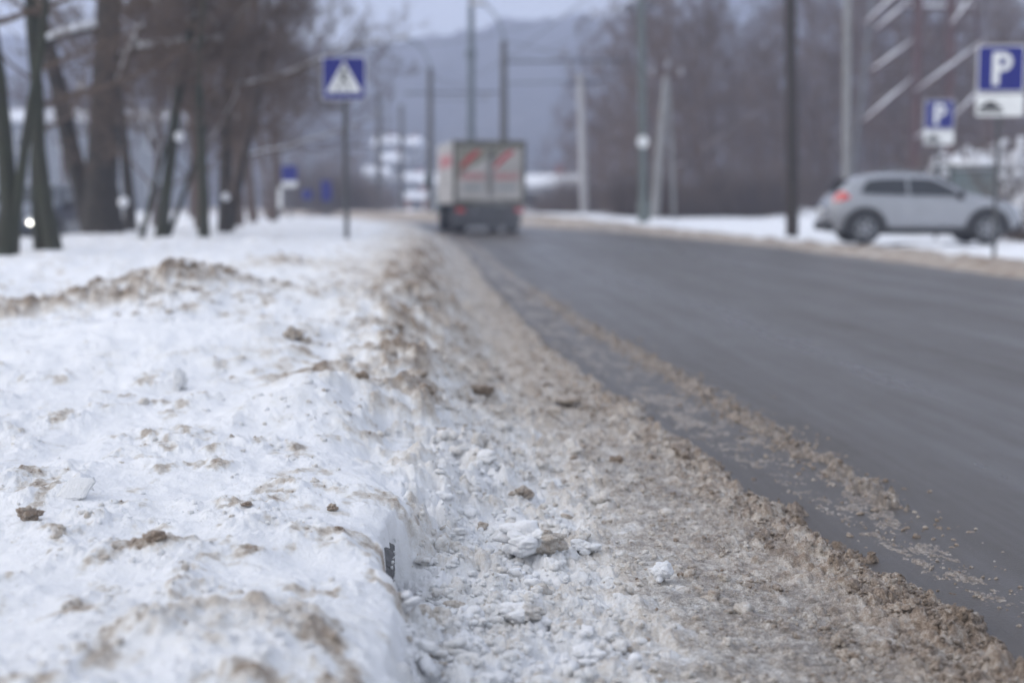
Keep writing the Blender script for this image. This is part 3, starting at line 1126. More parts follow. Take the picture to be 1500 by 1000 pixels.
snow_clump(big, off, 181, 296, 26.4, 0.09, 3)
snow_clump(big, off, 120, 128, 26.5, 0.07, 4)

specs = [
    (190, 30.0, 21, 9.5, 0.13, 'thin dark tree just right of the thickest trunk', 'bark'),
    (234, 23.5, 23, 9.5, 0.105, 'slim mossy tree with a side shoot, first of the thin ones past the thickest trunk', 'bark_moss'),
    (297, 22.8, 25, 9.0, 0.085, 'slender mossy tree between the slim tree with a shoot and the forked tree', 'bark_moss'),
    (330, 28.5, 27, 11.5, 0.145, 'dark tree with a low fork holding snow, rightmost of the near row', 'bark'),
]
for u, d, sd, H, r, lb, bk in specs:
    x, y, z = tree_at(u, d)
    fk = None
    if u == 330:
        fk = [((0, 0), (-0.06, 0), 1, 1), ((0.05, 0), (0.30, 0.1), 0.5, 0.6)]
    if u == 234:
        fk = [((0, 0), (0.07, 0), 1, 1), ((0.02, 0), (0.30, 0.1), 0.42, 0.5), ((-0.35, 0), (0.12, 0), 0.35, 0.55)]
    mT = make_tree(sd, H, r, 0.25, 0.68, 11, 8, 8, 5, forks=fk)
    t = place_tree('bare_tree', lb, mT, x, y, z, M[bk], M['twig'])
    if u == 330:
        snow_clump(t, np.array([x, y, z]), 331, 288, d - .3, 0.08, 6)
    if u == 234:
        snow_clump(t, np.array([x, y, z]), 263, 200, d - .2, 0.075, 7)
# the row goes on along the median
rowm = [make_tree(31 + k, 11.5, 0.12, 0.2, 0.78, 14, 9, 10, 5, twig=0.006) for k in range(3)]
rg = np.random.RandomState(3)
k = 0
for u, d in [(345, 36), (300, 43), (372, 44), (392, 54), (410, 66), (370, 62), (280, 60), (225, 58), (100, 64)]:
    x = float(xz(u, d))
    place_tree('bare_tree', 'bare brown tree farther down the row left of the road', rowm[k % 3], x, d, max(zxy(x, d), 0) - 0.02, M['twig'], M['twig'],
               'bare trees farther down the row', rg.rand() * 6, rg.uniform(0.85, 1.15) * (1.0 if d > 32 else .9))
    k += 1

fine = [make_tree(91 + q, 9.0, 0.10, 0.22, 0.72, 12, 9, 11, 8, twig=0.0045, droop=1.0) for q in range(2)]
for q, (u, d, h, lb) in enumerate([
    (292, 32.0, 1.0, 'fine twigged drooping tree behind the slender mossy trees'),
    (352, 37.0, 1.0, 'fine twigged drooping tree just right of the dark forked tree'),
    (400, 45.0, 1.05, 'fine twigged drooping tree nearest the small blue sign with a plate'),
]):
    x = float(xz(u, d))
    place_tree('bare_tree', lb, fine[q % 2], x, d, max(zxy(x, d), 0) - 0.02, M['twig'], M['twig'], None, 1.3 * q, h)

# wood across the road
wood = [make_tree(51 + q, 15.0, 0.17, 0.12, 0.75, 15, 8, 8, 5, twig=0.010) for q in range(4)]
rg = np.random.RandomState(12)
pts = []
for d0, ua, ub, n, hs in [(78, 905, 1560, 15, 0.92), (90, 870, 1540, 17, 1.0), (104, 835, 1540, 19, 1.05), (122, 815, 1540, 18, 1.0), (150, 795, 1200, 13, 1.0)]:
    for q in range(n):
        u = ua + (ub - ua) * (q + rg.rand() * .9) / n
        d = d0 + rg.uniform(-5, 5)
        h = hs * rg.uniform(0.85, 1.12) * np.interp(u, [790, 850, 930, 1000, 1100, 1500], [0.50, 0.62, 0.92, 1.0, 0.92, 1.0])
        if 1040 < u < 1160:
            h *= 0.86
        pts.append((u, d, h))
for q, (u, d, h) in enumerate(pts):
    place_tree('wood_tree', 'bare grey brown tree in the dense wood across the road', wood[q % 4], float(xz(u, d)), d, 0.1, M['twig_far'], M['twig_far'],
               'bare trees of the wood across the road', rg.rand() * 6, h)


def make_bush(seed, H, W_, n=150, thick=0.012):
    rg_ = np.random.RandomState(seed)
    tb = Tubes()
    for q in range(n):
        a = rg_.rand() * 2 * PI
        el = rg_.uniform(0.5, 1.45)
        L = H * rg_.uniform(.5, 1.1)
        p = np.array([rg_.normal(0, W_ * .3), rg_.normal(0, W_ * .3), 0])
        d = np.array([math.cos(a) * math.cos(el), math.sin(a) * math.cos(el), math.sin(el)])
        P = [p]
        for i in range(4):
            d = unit(d + rg_.normal(0, .15, 3))
            P.append(P[-1] + d * L / 4)
        tb.add(P, np.linspace(thick, thick * .4, 5), 3)
        for w in range(3):
            j = rg_.randint(1, 4)
            d2 = unit(d + rg_.normal(0, .6, 3))
            tb.add([P[j], P[j] + d2 * L * .2, P[j] + d2 * L * .4 + np.array([0, 0, .03])], [thick * .6, thick * .5, thick * .3], 3)
    return tb.mesh('stems')


bushes = [make_bush(70 + q, 2.2, 1.3) for q in range(3)]
rg = np.random.RandomState(9)
for q in range(34):
    u = 800 + 440 * (q + rg.rand()) / 34
    d = rg.uniform(62, 76) if u > 900 else rg.uniform(80, 100)
    o = thing('bush', 'leafless brown bush at the foot of the wood across the road', 'bush', (float(xz(u, d)), d, 0.2), rg.rand() * 6, 'bushes at the foot of the wood')
    o.scale = (1, 1, rg.uniform(.6, 1.5))
    link('stems', bushes[q % 3], M['twig_far'], o)
for q in range(16):
    u = 425 + 130 * (q + rg.rand()) / 16
    d = rg.uniform(95, 125)
    o = thing('bush', 'leafless dark bush beyond the crossing sign where the road bends', 'bush', (float(xz(u, d)), d, 0.0), rg.rand() * 6, 'bushes beyond the crossing sign')
    o.scale = (1.6, 1.6, rg.uniform(1.0, 2.2))
    link('stems', bushes[q % 3], M['twig'], o)

# far trees at the foot of the hill and beyond the other carriageway
rg = np.random.RandomState(21)
for q in range(14):
    u = -60 + 600 * (q + rg.rand()) / 14
    d = rg.uniform(125, 170)
    place_tree('distant_tree', 'hazy bare tree far behind the row left of the road', wood[q % 4], float(xz(u, d)), d, 0.0, M['twig_far'], M['twig_far'],
               'hazy far trees on the left', rg.rand() * 6, rg.uniform(0.55, 0.85))


# snow laden bushes behind the parked car
def snow_bush(label, u, v, d, W_, H, seed):
    rg_ = np.random.RandomState(seed)
    x = float(xz(u, d))
    zt = float(at(u, v, d)[2])
    o = thing('snowy_bush', label, 'bush', (x, d, max(zt - H, 0.0)), 0)
    link('stems', make_bush(seed, H, W_ * .8, 90, 0.014), M['twig'], o)
    VV, FF, off_ = [], [], 0
    for q in range(300):
        P, Fc = lump(1, rg_.randint(0, 300), .5)
        a, rr = rg_.rand() * 2 * PI, rg_.rand() ** .5
        zz = H * (0.25 + 0.75 * rg_.rand()) * (1 - .35 * rr)
        sz = rg_.uniform(.025, .095)
        Q = P * np.array([sz * 1.5, sz * 1.5, sz * .8]) + np.array([math.cos(a) * rr * W_ / 2, math.sin(a) * rr * W_ / 2, zz])
        VV.append(Q)
        FF.append(Fc + off_)
        off_ += len(P)
    tag(link('snow', mesh_np('snow', np.concatenate(VV), np.concatenate(FF)), M['clean_snow'], o), kind='stuff')


snow_bush('snow covered bush over the silver car bonnet, left of the near sign pole', 1418, 205, 42, 1.9, 2.3, 301)
snow_bush('snow covered bush under the farther parking sign', 1378, 212, 44, 1.0, 2.2, 302)
snow_bush('tall snow covered bush at the right edge of the photo', 1493, 200, 36, 1.1, 2.6, 303)
snow_bush('snow covered bush behind the near parking sign plate', 1462, 195, 44, 1.6, 2.6, 304)
snow_bush('low snow heaped bush at the right edge beyond the car bonnet', 1516, 262, 34.5, 1.0, 1.5, 305)


# ------------------------------------------------------------------ signs
def letter_P(mb, cx, cz, h, y0, y1):
    st = h * 0.21
    x0 = cx - h * 0.30
    mb.prism([(x0, cz - h / 2), (x0 + st, cz - h / 2), (x0 + st, cz + h / 2), (x0, cz + h / 2)], y0, y1)
    R, r = h * 0.29, h * 0.115
    zc = cz + h / 2 - R
    xc = x0 + st + h * 0.10
    n = 14
    A = [PI / 2 - PI * i / n for i in range(n + 1)]
    out = [(x0 + st, zc + R)] + [(xc + R * math.cos(a), zc + R * math.sin(a)) for a in A] + [(x0 + st, zc - R)]
    inn = [(x0 + st, zc + r)] + [(xc + r * math.cos(a), zc + r * math.sin(a)) for a in A] + [(x0 + st, zc - r)]
    for i in range(len(out) - 1):
        mb.prism([out[i], out[i + 1], inn[i + 1], inn[i]], y0, y1)


def rrect(w, h, r, cx=0, cz=0):
    P = []
    for sx, sz, a0 in ((1, 1, 0), (-1, 1, PI / 2), (-1, -1, PI), (1, -1, 3 * PI / 2)):
        for k in range(5):
            a = a0 + PI / 2 * k / 4
            P.append((cx + sx * (w / 2 - r) + r * math.cos(a), cz + sz * (h / 2 - r) + r * math.sin(a)))
    return P


def parking_sign(label, u, vt, vb, d, zbase, plate):
    c = at(u, (vt + vb) / 2, d)
    o = thing('parking_sign', label, 'road sign', (c[0], d, zbase), math.radians(-6))
    zc = float(c[2]) - zbase
    MB().tube([(0, 0.05, -0.3), (0, 0.05, zc + 0.33)], 0.034, 10).build('pole', M['sign_pole'], o, True, 40)
    pn_ = MB().prism(rrect(0.72, 0.72, 0.05, 0, zc), -0.012, 0.012).build('panel', M['sign_white'], o)
    MB().prism(rrect(0.68, 0.68, 0.045, 0, zc), -0.0155, -0.0125).build('field', M['sign_blue'], pn_)
    m = MB()
    letter_P(m, 0.02, zc, 0.50, -0.0185, -0.0158)
    m.build('letter', M['sign_white'], pn_)
    zp = zc - 0.36 - 0.03 - 0.17
    q = MB().prism(rrect(0.72, 0.34, 0.03, 0, zp), -0.012, 0.012).build('plate', M['sign_white'], o)
    # car half on the kerb pictogram
    px = -0.14
    car = [(px - .17, zp - .07), (px + .17, zp - .07), (px + .17, zp - .02), (px + .10, zp + .0), (px + .06, zp + .055), (px - .07, zp + .055), (px - .11, zp + .0), (px - .17, zp - .015)]
    m = MB().prism(car, -0.0155, -0.0125)
    m.prism([(px - .2, zp - .125), (px + .2, zp - .125), (px + .2, zp - .095), (px - .2, zp - .095)], -0.0155, -0.0125)
    m.build('pictogram', M['sign_black'], q)
    return o


parking_sign('nearer blue parking sign with a white car plate below, at the right edge', 1466, 70, 132, 22.4, 0.1, True)
parking_sign('farther, smaller blue parking sign above the silver car bonnet', 1376, 148, 188, 35.5, 0.15, True)

# pedestrian crossing sign
c = at(504, 115, 23.5)
zb = zxy(float(at(510, 345, 23.5)[0]), 23.5)
o = thing('crossing_sign', 'blue pedestrian crossing sign on a thin grey pole in the snow', 'road sign', (float(at(508, 345, 23.5)[0]), 23.5, zb), math.radians(2))
zc = float(c[2]) - zb
dx = float(c[0]) - o.location.x
MB().tube([(0, 0.05, -0.3), (dx, 0.05, zc + 0.33)], 0.042, 10).build('pole', M['sign_pole'], o, True, 40)
m = MB().prism(rrect(0.72, 0.70, 0.05, dx, zc), -0.012, 0.012).build('panel', M['sign_white'], o)
MB().prism(rrect(0.69, 0.67, 0.045, dx, zc), -0.0155, -0.0125).build('field', M['sign_blue'], m)
MB().prism([(dx - .29, zc - .23), (dx + .29, zc - .23), (dx, zc + .28)], -0.0185, -0.0158).build('triangle', M['sign_white'], m)
fig = MB()
y0, y1 = -0.0215, -0.0188


def bar(mb, p, q, w, y0, y1):
    p, q = np.array(p), np.array(q)
    d = unit(q - p)
    nrm = np.array([-d[1], d[0]]) * w / 2
    mb.prism([tuple(p - nrm), tuple(q - nrm), tuple(q + nrm), tuple(p + nrm)], y0, y1)


fx, fz = dx, zc - 0.02
fig.prism([(fx + .035 * math.cos(a), fz + .185 + .035 * math.sin(a)) for a in np.linspace(0, 2 * PI, 14, endpoint=False)], y0, y1)
bar(fig, (fx - .005, fz + .14), (fx - .01, fz + .02), .055, y0, y1)
bar(fig, (fx - .01, fz + .03), (fx + .06, fz - .07), .034, y0 - .001, y1)
bar(fig, (fx + .06, fz - .06), (fx + .075, fz - .17), .028, y0, y1)
bar(fig, (fx - .01, fz + .03), (fx - .06, fz - .07), .034, y0 - .002, y1)
bar(fig, (fx - .055, fz - .06), (fx - .11, fz - .16), .028, y0, y1)
bar(fig, (fx, fz + .13), (fx + .08, fz + .04), .022, y0 - .003, y1)
bar(fig, (fx, fz + .13), (fx - .08, fz + .05), .022, y0 - .004, y1)
for k in range(3):
    xx = fx - .15 + .11 * k
    bar(fig, (xx, zc - .20), (xx + .03, zc - .185), .02, y0 - .005, y1)
fig.build('figure', M['sign_black'], m)


def small_sign(name, label, u, v, w, h, d, mt, zbase=0.2, plate=None):
    c = at(u, v, d)
    k = d / F
    o = thing(name, label, 'road sign', (c[0], d, zbase), 0)
    zc = float(c[2]) - zbase
    MB().tube([(0, 0.06, -0.3), (0, 0.06, zc + h * k * .5)], 0.035, 8).build('pole', M['galv'], o, True, 40)
    MB().prism(rrect(w * k, h * k, 0.04, 0, zc), -0.015, 0.015).build('panel', M[mt], o)
    if plate:
        MB().prism(rrect(w * k * 0.95, plate * k, 0.03, 0, zc - (h + plate + 1) * k / 2), -0.015, 0.015).build('plate', M['sign_white'], o)


small_sign('road_sign', 'small blurred blue sign with a white plate, left of the crossing sign pole', 424, 254, 23, 22, 52, 'sign_blue', 0.3, 8)
small_sign('road_sign', 'small blurred pale blue upright sign close left of the crossing sign pole', 478, 279, 15, 30, 60, 'sign_blue', 0.3)
small_sign('road_sign', 'tiny blurred blue sign between the two other small signs', 450, 285, 15, 14, 66, 'sign_blue', 0.3)
small_sign('road_sign', 'small blurred white notice left of the small blue sign with a plate', 407, 290, 12, 30, 56, 'sign_white', 0.3)


# ------------------------------------------------------------------ poles
def pole(name, label, u, d, vtop, r0, r1, mt, ub=None, cat='pole', zb=None):
    p0 = at(ub if ub is not None else u, 300, d)
    p1 = at(u, vtop, d)
    zb = 0.0 if zb is None else zb
    o = thing(name, label, cat, (p0[0], d, zb))
    top = np.array([p1[0] - p0[0], 0, p1[2] - zb])
    MB().tube([(0, 0, -0.4), top * 0.5, top], [r0, (r0 + r1) / 2, r1], 12).build('shaft', M[mt], o, True, 40)
    return o, top, np.array([p0[0], d, zb])


def lamp_arm(o, top, reach, rise, mt='steel'):
    P = [top + np.array([0, 0, -0.5]), top + np.array([0, 0, 0.2]), top + np.array([reach * .25, 0, rise * .6]), top + np.array([reach * .6, 0, rise * .9]), top + np.array([reach, 0, rise])]
    a = MB().tube(P, 0.045, 8).build('lamp_arm', M[mt], o, True)
    q = P[-1]
    h = MB()
    h.lathe([(0.02, -0.45), (0.10, -0.38), (0.14, 0.0), (0.10, 0.38), (0.03, 0.45)], (q[0], q[1], q[2]), 'x', 10)
    h.build('lamp_head', M['lamp'], a, True)


def cantilever(o, z, x0, x1, drop=1.0):
    m = MB().tube([(x0, 0, z), (x1, 0, z + 0.05)], 0.05, 8)
    m.tube([(0, 0, z + 1.0), (x1 * 0.7, 0, z + 0.06)], 0.02, 6)
    m.tube([(0.0, 0, z - drop), (x1 * 0.85, 0, z - drop * .9)], 0.028, 6)
    m.build('bracket', M['wire'], o, True)
    for f in (0.55, 0.8):
        MB().lathe([(0.05, -0.25), (0.09, -0.15), (0.05, 0.0)], (x1 * f, 0, z), 'z', 8).build('insulator', M['brass_ins'], o, True)


o, top, b = pole('trolley_pole', 'grey concrete pole with a lamp and brackets rising behind the truck roof', 738, 68, 60, 0.20, 0.15, 'concrete_dark')
lamp_arm(o, top, (700 - 738) * 68 / F, 1.75)
cantilever(o, float(at(738, 91, 68)[2]), -0.2, 5.6, 1.0)
o, top, b = pole('trolley_pole', 'grey concrete pole with a lamp and brackets, just left of the truck', 630, 82, 100, 0.21, 0.16, 'concrete_dark')
lamp_arm(o, top, (590 - 630) * 82 / F, 1.7)
cantilever(o, float(at(630, 137, 82)[2]), -1.4, 4.0, 0.35)
pole('trolley_pole', 'grey pole in the distance, left of the pair beside the crossing sign', 555, 102, 138, 0.24, 0.18, 'concrete_dark')
pole('trolley_pole', 'shorter looking grey pole in the distance between two taller ones', 588, 114, 154, 0.24, 0.18, 'concrete_dark')
o, top, b = pole('lamp_mast', 'tall blue grey steel mast with a collar, left part above the truck', 690, 72, -40, 0.22, 0.14, 'steel', cat='mast')
zc = float(at(690, 80, 72)[2])
MB().lathe([(0.17, -0.25), (0.27, -0.15), (0.27, 0.15), (0.17, 0.25)], (0, 0, zc), 'z', 12).build('collar', M['steel'], o, True, 40)
o, top, b = pole('concrete_pole', 'pale concrete pole leaning slightly, right of the truck', 850, 80, 110, 0.23, 0.19, 'concrete_pale', ub=857)
m = MB().box((top[0], 0, top[2] - .5), (1.6, .1, .1))
m.build('crossarm', M['wire'], o)
o, top, b = pole('lamp_mast', 'greenish steel mast carrying a small round white disc', 938, 55, -60, 0.17, 0.12, 'steel_green', ub=943, cat='mast')
c = at(941, 208, 55) - b
MB().lathe([(0.20, -0.20), (0.23, -0.205), (0.23, -0.23), (0.20, -0.235)], (c[0], 0, c[2]), 'y', 20).build('disc', M['sign_white'], o)
MB().lathe([(0.24, -0.3), (0.24, 1.0), (0.18, 1.1)], (0, 0, 0), 'z', 12).build('base', M['steel_green'], o, True, 40)
m = MB().box((-0.25, 0, float(at(938, 12, 55)[2])), (1.3, 0.08, 0.1))
m.box((-0.15, 0, float(at(938, 3, 55)[2])), (0.9, 0.08, 0.08))
m.build('crossarm', M['wire'], o)
o, top, b = pole('power_pole', 'pale concrete power pole leaning right with a strut and insulators', 976, 60, 112, 0.19, 0.15, 'concrete', ub=957)
MB().tube([(float(at(990, 300, 60)[0]) - b[0], 0.3, -0.3), top + np.array([0.1, 0.1, -.3])], [0.09, 0.08], 8).build('strut', M['concrete'], o, True)
a = MB().box((top[0], 0, top[2] - 0.05), (1.5, 0.1, 0.1)).build('crossarm', M['rust'], o)
for q in (-0.6, 0.05, 0.6):
    MB().lathe([(0.05, 0.0), (0.11, 0.06), (0.07, 0.14), (0.12, 0.2), (0.05, 0.36)], (top[0] + q, 0, top[2] + (0.3 if q == 0.05 else 0.0)), 'z', 10).build('insulator', M['brass_ins'], a, True)
MB().tube([top, top + np.array([0.02, 0, 0.5])], 0.05, 6).build('top_pin', M['rust'], o)
pole('wooden_pole', 'thick dark tarred wooden pole left of the silver car', 1157, 38, -60, 0.175, 0.15, 'wood', ub=1162)
pole('concrete_pole', 'slim grey concrete pole rising behind the roof of the silver car', 1241, 48, -60, 0.15, 0.12, 'concrete', cat='pole')

# lattice pylon with snow on its diagonals
D_ = 66
b = at(1361, 300, D_)
b[2] = 0
o = thing('lattice_pylon', 'rusty lattice pylon with snow lined diagonal braces behind the parking signs', 'pylon', b)


def L(u, v, dy=0.0):
    return at(u, v, D_) - b + np.array([0, dy, 0])


for u in (1337, 1385):
    MB().box((float(L(u, 300)[0]), 0, 9), (0.38, 0.38, 18.6)).build('post', M['rust'], o)
MB().tube([L(1250, 300, .6), L(1290, -80, .6)], 0.08, 6).build('leg', M['galv'], o)
MB().tube([L(1470, 300, .6), L(1424, -80, .6)], 0.09, 6).build('leg', M['rust'], o)
for p, q in (((1278, 48), (1331, 4)), ((1272, 108), (1335, 62)), ((1260, 182), (1336, 116)), ((1386, 46), (1424, -6)), ((1336, 138), (1440, 62)), ((1392, 176), (1446, 122)), ((1337, 206), (1388, 170)), ((1262, 40), (1337, -30))):
    a, c = L(*p, -.25), L(*q, -.25)
    w = MB().tube([a, c], 0.10, 6).build('brace', M['rust'], o)
    MB().tube([a + np.array([0, -.03, .08]), (a + c) / 2 + np.array([0, -.03, .09]), c + np.array([0, -.03, .08])], [0.03, 0.075, 0.03], 8).build('snow', M['clean_snow'], w, True)
for p, q in (((1275, 150), (1337, 200)), ((1385, 100), (1337, 60)), ((1337, 0), (1385, 60)), ((1420, 10), (1385, 90)), ((1385, 200), (1337, 150)), ((1265, 250), (1337, 250)), ((1385, 250), (1460, 250)), ((1270, 190), (1452, 190)), ((1278, 110), (1445, 110)), ((1285, 40), (1432, 40)), ((1337, 250), (1290, 190)), ((1385, 250), (1440, 190)), ((1337, 190), (1385, 110)), ((1337, 110), (1385, 40))):
    MB().tube([L(*p, .2), L(*q, .2)], 0.045, 6).build('brace', M['rust'], o)
m = MB().box((0.3, .3, float(L(1361, 12)[2])), (3.2, .16, .16))
q = m.build('crossbar', M['rust'], o)
MB().box((0.3, .25, float(L(1361, 12)[2]) + .15), (3.0, .22, .12)).build('snow', M['clean_snow'], q)

# overhead wires
for k, (a, c, lb) in enumerate([
    ((880, -20, 30), (640, 128, 82), 'thin overhead wire sagging from the upper right to the pole beside the truck'),
    ((905, 5, 55), (745, 84, 68), 'thin overhead wire between the green mast and the pole above the truck'),
    ((560, 70, 60), (905, -10, 55), 'thin wire crossing the pale sky over the road'),
    ((640, 46, 70), (470, 66, 70), 'thin wire in the sky left of the lamp arm'),
    ((940, 20, 55), (1157, -8, 38), 'thin wire from the green mast to the tarred wooden pole'),
]):
    p, q = at(*a), at(*c)
    P = [p + (q - p) * f - np.array([0, 0, 0.5 * 4 * f * (1 - f)]) for f in np.linspace(0, 1, 12)]
    tag(MB().tube(P, 0.012, 5).build('overhead_wire', M['wire'], None, True), lb, 'wire')


# ------------------------------------------------------------------ cars
def make_car(label, loc, rz, paint, kind='suv', lit=False):
    """x forward, y left; z up from the ground"""
    o = thing('parked_car' if not lit else 'oncoming_car', label, 'car', loc, rz)
    Lh, Wh, H = 2.10, 0.89, 1.58
    # side outline: station x -> belt/bonnet top z, roof z
    xs = np.array([-2.10, -2.06, -1.98, -1.85, -1.65, -1.4, -1.1, -0.8, -0.4, 0.0, 0.25, 0.5, 0.75, 1.0, 1.3, 1.6, 1.85, 2.0, 2.07, 2.10])
    topz = np.interp(xs, [-2.10, -2.03, -1.94, -1.60, -1.2, -0.5, 0.0, 0.35, 0.95, 1.2, 1.75, 2.0, 2.10], [0.80, 0.98, 1.10, 1.46, 1.55, H, 1.56, 1.47, 1.10, 1.05, 0.97, 0.84, 0.66])
    botz = np.interp(xs, [-2.10, -1.9, -1.5, 1.5, 1.9, 2.10], [0.44, 0.30, 0.25, 0.25, 0.28, 0.40])
    belt = np.interp(xs, [-2.10, -1.7, 0.9, 1.2, 2.10], [0.80, 1.06, 0.99, 0.97, 0.66])
    wid = np.interp(np.abs(xs), [0, 1.2, 1.7, 1.95, 2.10], [Wh, Wh, Wh * .96, Wh * .86, Wh * .70])

    def section(i):
        x, zt, zb_, w = xs[i], topz[i], botz[i], wid[i]
        bz = min(belt[i], zt - 0.03)
        gh = max(zt - bz, 0.03)                  # greenhouse height
        tumble = 0.30 * gh / 0.55
        pr = [(0, zb_), (w * .8, zb_), (w * .95, zb_ + .05), (w, zb_ + (bz - zb_) * .35), (w * 1.0, zb_ + (bz - zb_) * .7), (w * .975, bz),
              (w * .975 - tumble * .35, bz + gh * .45), (w * .975 - tumble * .8, bz + gh * .85), (max(w * .975 - tumble - .12, .1), zt - 0.012), (0, zt)]
        return [(x, y, z) for y, z in pr] + [(x, -y, z) for y, z in pr[-2:0:-1]]

    m = MB()
    secs = [section(i) for i in range(len(xs))]
    k = len(secs[0])
    vs = [q for s_ in secs for q in s_]
    fs = [(i * k + j, i * k + (j + 1) % k, (i + 1) * k + (j + 1) % k, (i + 1) * k + j) for i in range(len(xs) - 1) for j in range(k)]
    fs += [tuple(range(k)), tuple((len(xs) - 1) * k + j for j in range(k))]
    m.add(vs, fs)
    body = m.build('body', M[paint], o, True, 50)
    sd = body.modifiers.new('round', 'SUBSURF')
    sd.levels = sd.render_levels = 1

    def side_y(x, z):
        bz = np.interp(x, xs, belt)
        zt = np.interp(x, xs, topz)
        w = np.interp(x, xs, wid)
        gh = max(zt - bz, 0.03)
        f = np.clip((z - bz) / gh, 0, 1)
        return w * .975 - 0.30 * gh / .55 * np.interp(f, [0, .45, .85, 1], [0, .35, .8, 1.1])

    def side_panel(name, poly, mt, par, lift=0.006, sgn=-1):
        # subdivide so that it follows the side
        P = [(x, sgn * (side_y(x, z) + lift), z) for x, z in poly]
        Q = [(x, sgn * (side_y(x, z) - 0.02), z) for x, z in poly]
        n = len(P)
        mm = MB().add(P + Q, [tuple(range(n)), tuple(range(2 * n - 1, n - 1, -1))] + [(i, i + n, (i + 1) % n + n, (i + 1) % n) for i in range(n)])
        return mm.build(name, M[mt], par)

    for sg in (-1, 1):
        side_panel('window', [(-1.42, 1.12), (-1.05, 1.09), (-0.42, 1.07), (-0.42, 1.42), (-0.9, 1.42), (-1.25, 1.38)], 'glass', o, 0.030, sg)
        side_panel('window', [(-0.36, 1.07), (0.78, 1.05), (0.62, 1.16), (0.25, 1.37), (0.05, 1.42), (-0.36, 1.425)], 'glass', o, 0.030, sg)
        for dx_ in (-0.55, 0.55):
            MB().box((dx_ - .35, sg * (Wh * .985), 0.90), (0.18, 0.03, 0.03)).build('handle', M[paint], o)
        MB().lathe([(0.02, -0.07), (0.09, -0.05), (0.10, 0.03), (0.03, 0.06)], (0.72, sg * (Wh + .06), 1.07), 'x', 10).build('mirror', M['cladding'], o, True)
        # sill and arches in black plastic
        mm = MB().prism([(-1.0, 0.22), (1.0, 0.22), (1.0, 0.36), (-1.0, 0.36)], sg * (Wh - .06), sg * (Wh + 0.012))
        mm.build('sill_trim', M['cladding'], o)
        for wx in (-1.31, 1.31):
            ar = []
            for q in range(13):
                a = PI * q / 12 * 1.12 - .06 * PI
                ar.append((wx + .48 * math.cos(a), .34 + .48 * math.sin(a)))
            mm = MB().prism(ar, sg * (Wh - 0.30), sg * (Wh + 0.022))
            mm.build('wheel_arch', M['cladding'], o)
            wnode = bpy.data.objects.new('wheel', None)
            COL.objects.link(wnode)
            wnode.parent = o
            wnode.location = (wx, sg * (Wh - .09), 0.335)
            MB().lathe([(0.21, -.11), (0.31, -.11), (0.335, -.07), (0.335, .07), (0.31, .11), (0.21, .11)], (0, 0, 0), 'y', 28).build('tyre', M['tyre'], wnode, True, 40)
            rm = MB().lathe([(0.23, .075), (0.215, .09), (0.05, .085)] if sg > 0 else [(0.23, -.075), (0.215, -.09), (0.05, -.085)], (0, 0, 0), 'y', 28)
            for q in range(5):
                a = 2 * PI * q / 5
                c_, s_ = math.cos(a), math.sin(a)
                rm.tube([(0, sg * .10, 0), (0.2 * c_, sg * .108, 0.2 * s_)], [.045, .03], 6)
            rm.lathe([(0.222, sg * .08), (0.222, sg * .118), (0.195, sg * .118), (0.195, sg * .08)], (0, 0, 0), 'y', 28)
            rm.build('rim', M['rim'], wnode, False)
        # tail lamp wraps the rear corner
        tl_ = [(-1.97, 0.93), (-1.80, 0.94), (-1.62, 1.02), (-1.76, 1.15), (-1.88, 1.12), (-1.96, 1.02)]
        side_panel('tail_light', tl_, 'tail', o, 0.012, sg)
        hl = MB().lathe([(0.03, -.08), (0.13, -.05), (0.14, .05), (0.10, .10)], (1.98, sg * .56, .70), 'x', 14).build('headlight', M['headglass'], o, True)
        if lit:
            MB().lathe([(0.01, 0.0), (0.028, 0.005), (0.028, .03), (0.01, .035)], (2.085, sg * .56, .70), 'x', 14).build('bulb', M['beam'], hl)
        MB().tube([(-1.35, sg * .56, 1.545), (-0.9, sg * .60, 1.60), (0.0, sg * .58, 1.60), (0.3, sg * .54, 1.51)], 0.018, 6).build('roof_rail', M['galv'], o, True)
    # rear window, windscreen, bumpers
    MB().add([(-1.925, -.58, 1.13), (-1.925, .58, 1.13), (-1.66, .50, 1.42), (-1.66, -.50, 1.42), (-1.90, -.58, 1.11), (-1.90, .58, 1.11), (-1.62, .50, 1.40), (-1.62, -.50, 1.40)],
             [(0, 1, 2, 3), (7, 6, 5, 4), (0, 4, 5, 1), (1, 5, 6, 2), (2, 6, 7, 3), (3, 7, 4, 0)]).build('rear_window', M['glass'], o)
    MB().add([(0.98, -.70, 1.10), (0.98, .70, 1.10), (0.42, .55, 1.455), (0.42, -.55, 1.455), (0.95, -.70, 1.06), (0.95, .70, 1.06), (0.40, .55, 1.42), (0.40, -.55, 1.42)],
             [(0, 1, 2, 3), (7, 6, 5, 4), (0, 4, 5, 1), (1, 5, 6, 2), (2, 6, 7, 3), (3, 7, 4, 0)]).build('windscreen', M['glass'], o)
    MB().box((-2.04, 0, 0.40), (0.20, 1.36, 0.22), 0, .04).build('rear_bumper', M['cladding'], o)
    MB().box((2.03, 0, 0.42), (0.18, 1.30, 0.22), 0, .04).build('front_bumper', M['cladding'], o)
    MB().box((0, 0, 0.30), (3.2, 1.45, 0.16)).build('underbody', M['cladding'], o)
    MB().box((-2.115, 0, 0.74), (0.02, 0.5, 0.12)).build('number_plate', M['sign_white'], o)
    return o


x0 = float(xz(1345, 31.5))
make_car('silver crossover car parked side on in the snow, facing right', (x0, 31.6, 0.04), math.radians(-2), 'silver')
xl = float(xz(43, 29.4)) - 0.56
make_car('dark oncoming car with lit headlights seen between the left trees', (xl, 31.5, -0.17), math.radians(-90), 'car_dark', lit=True)

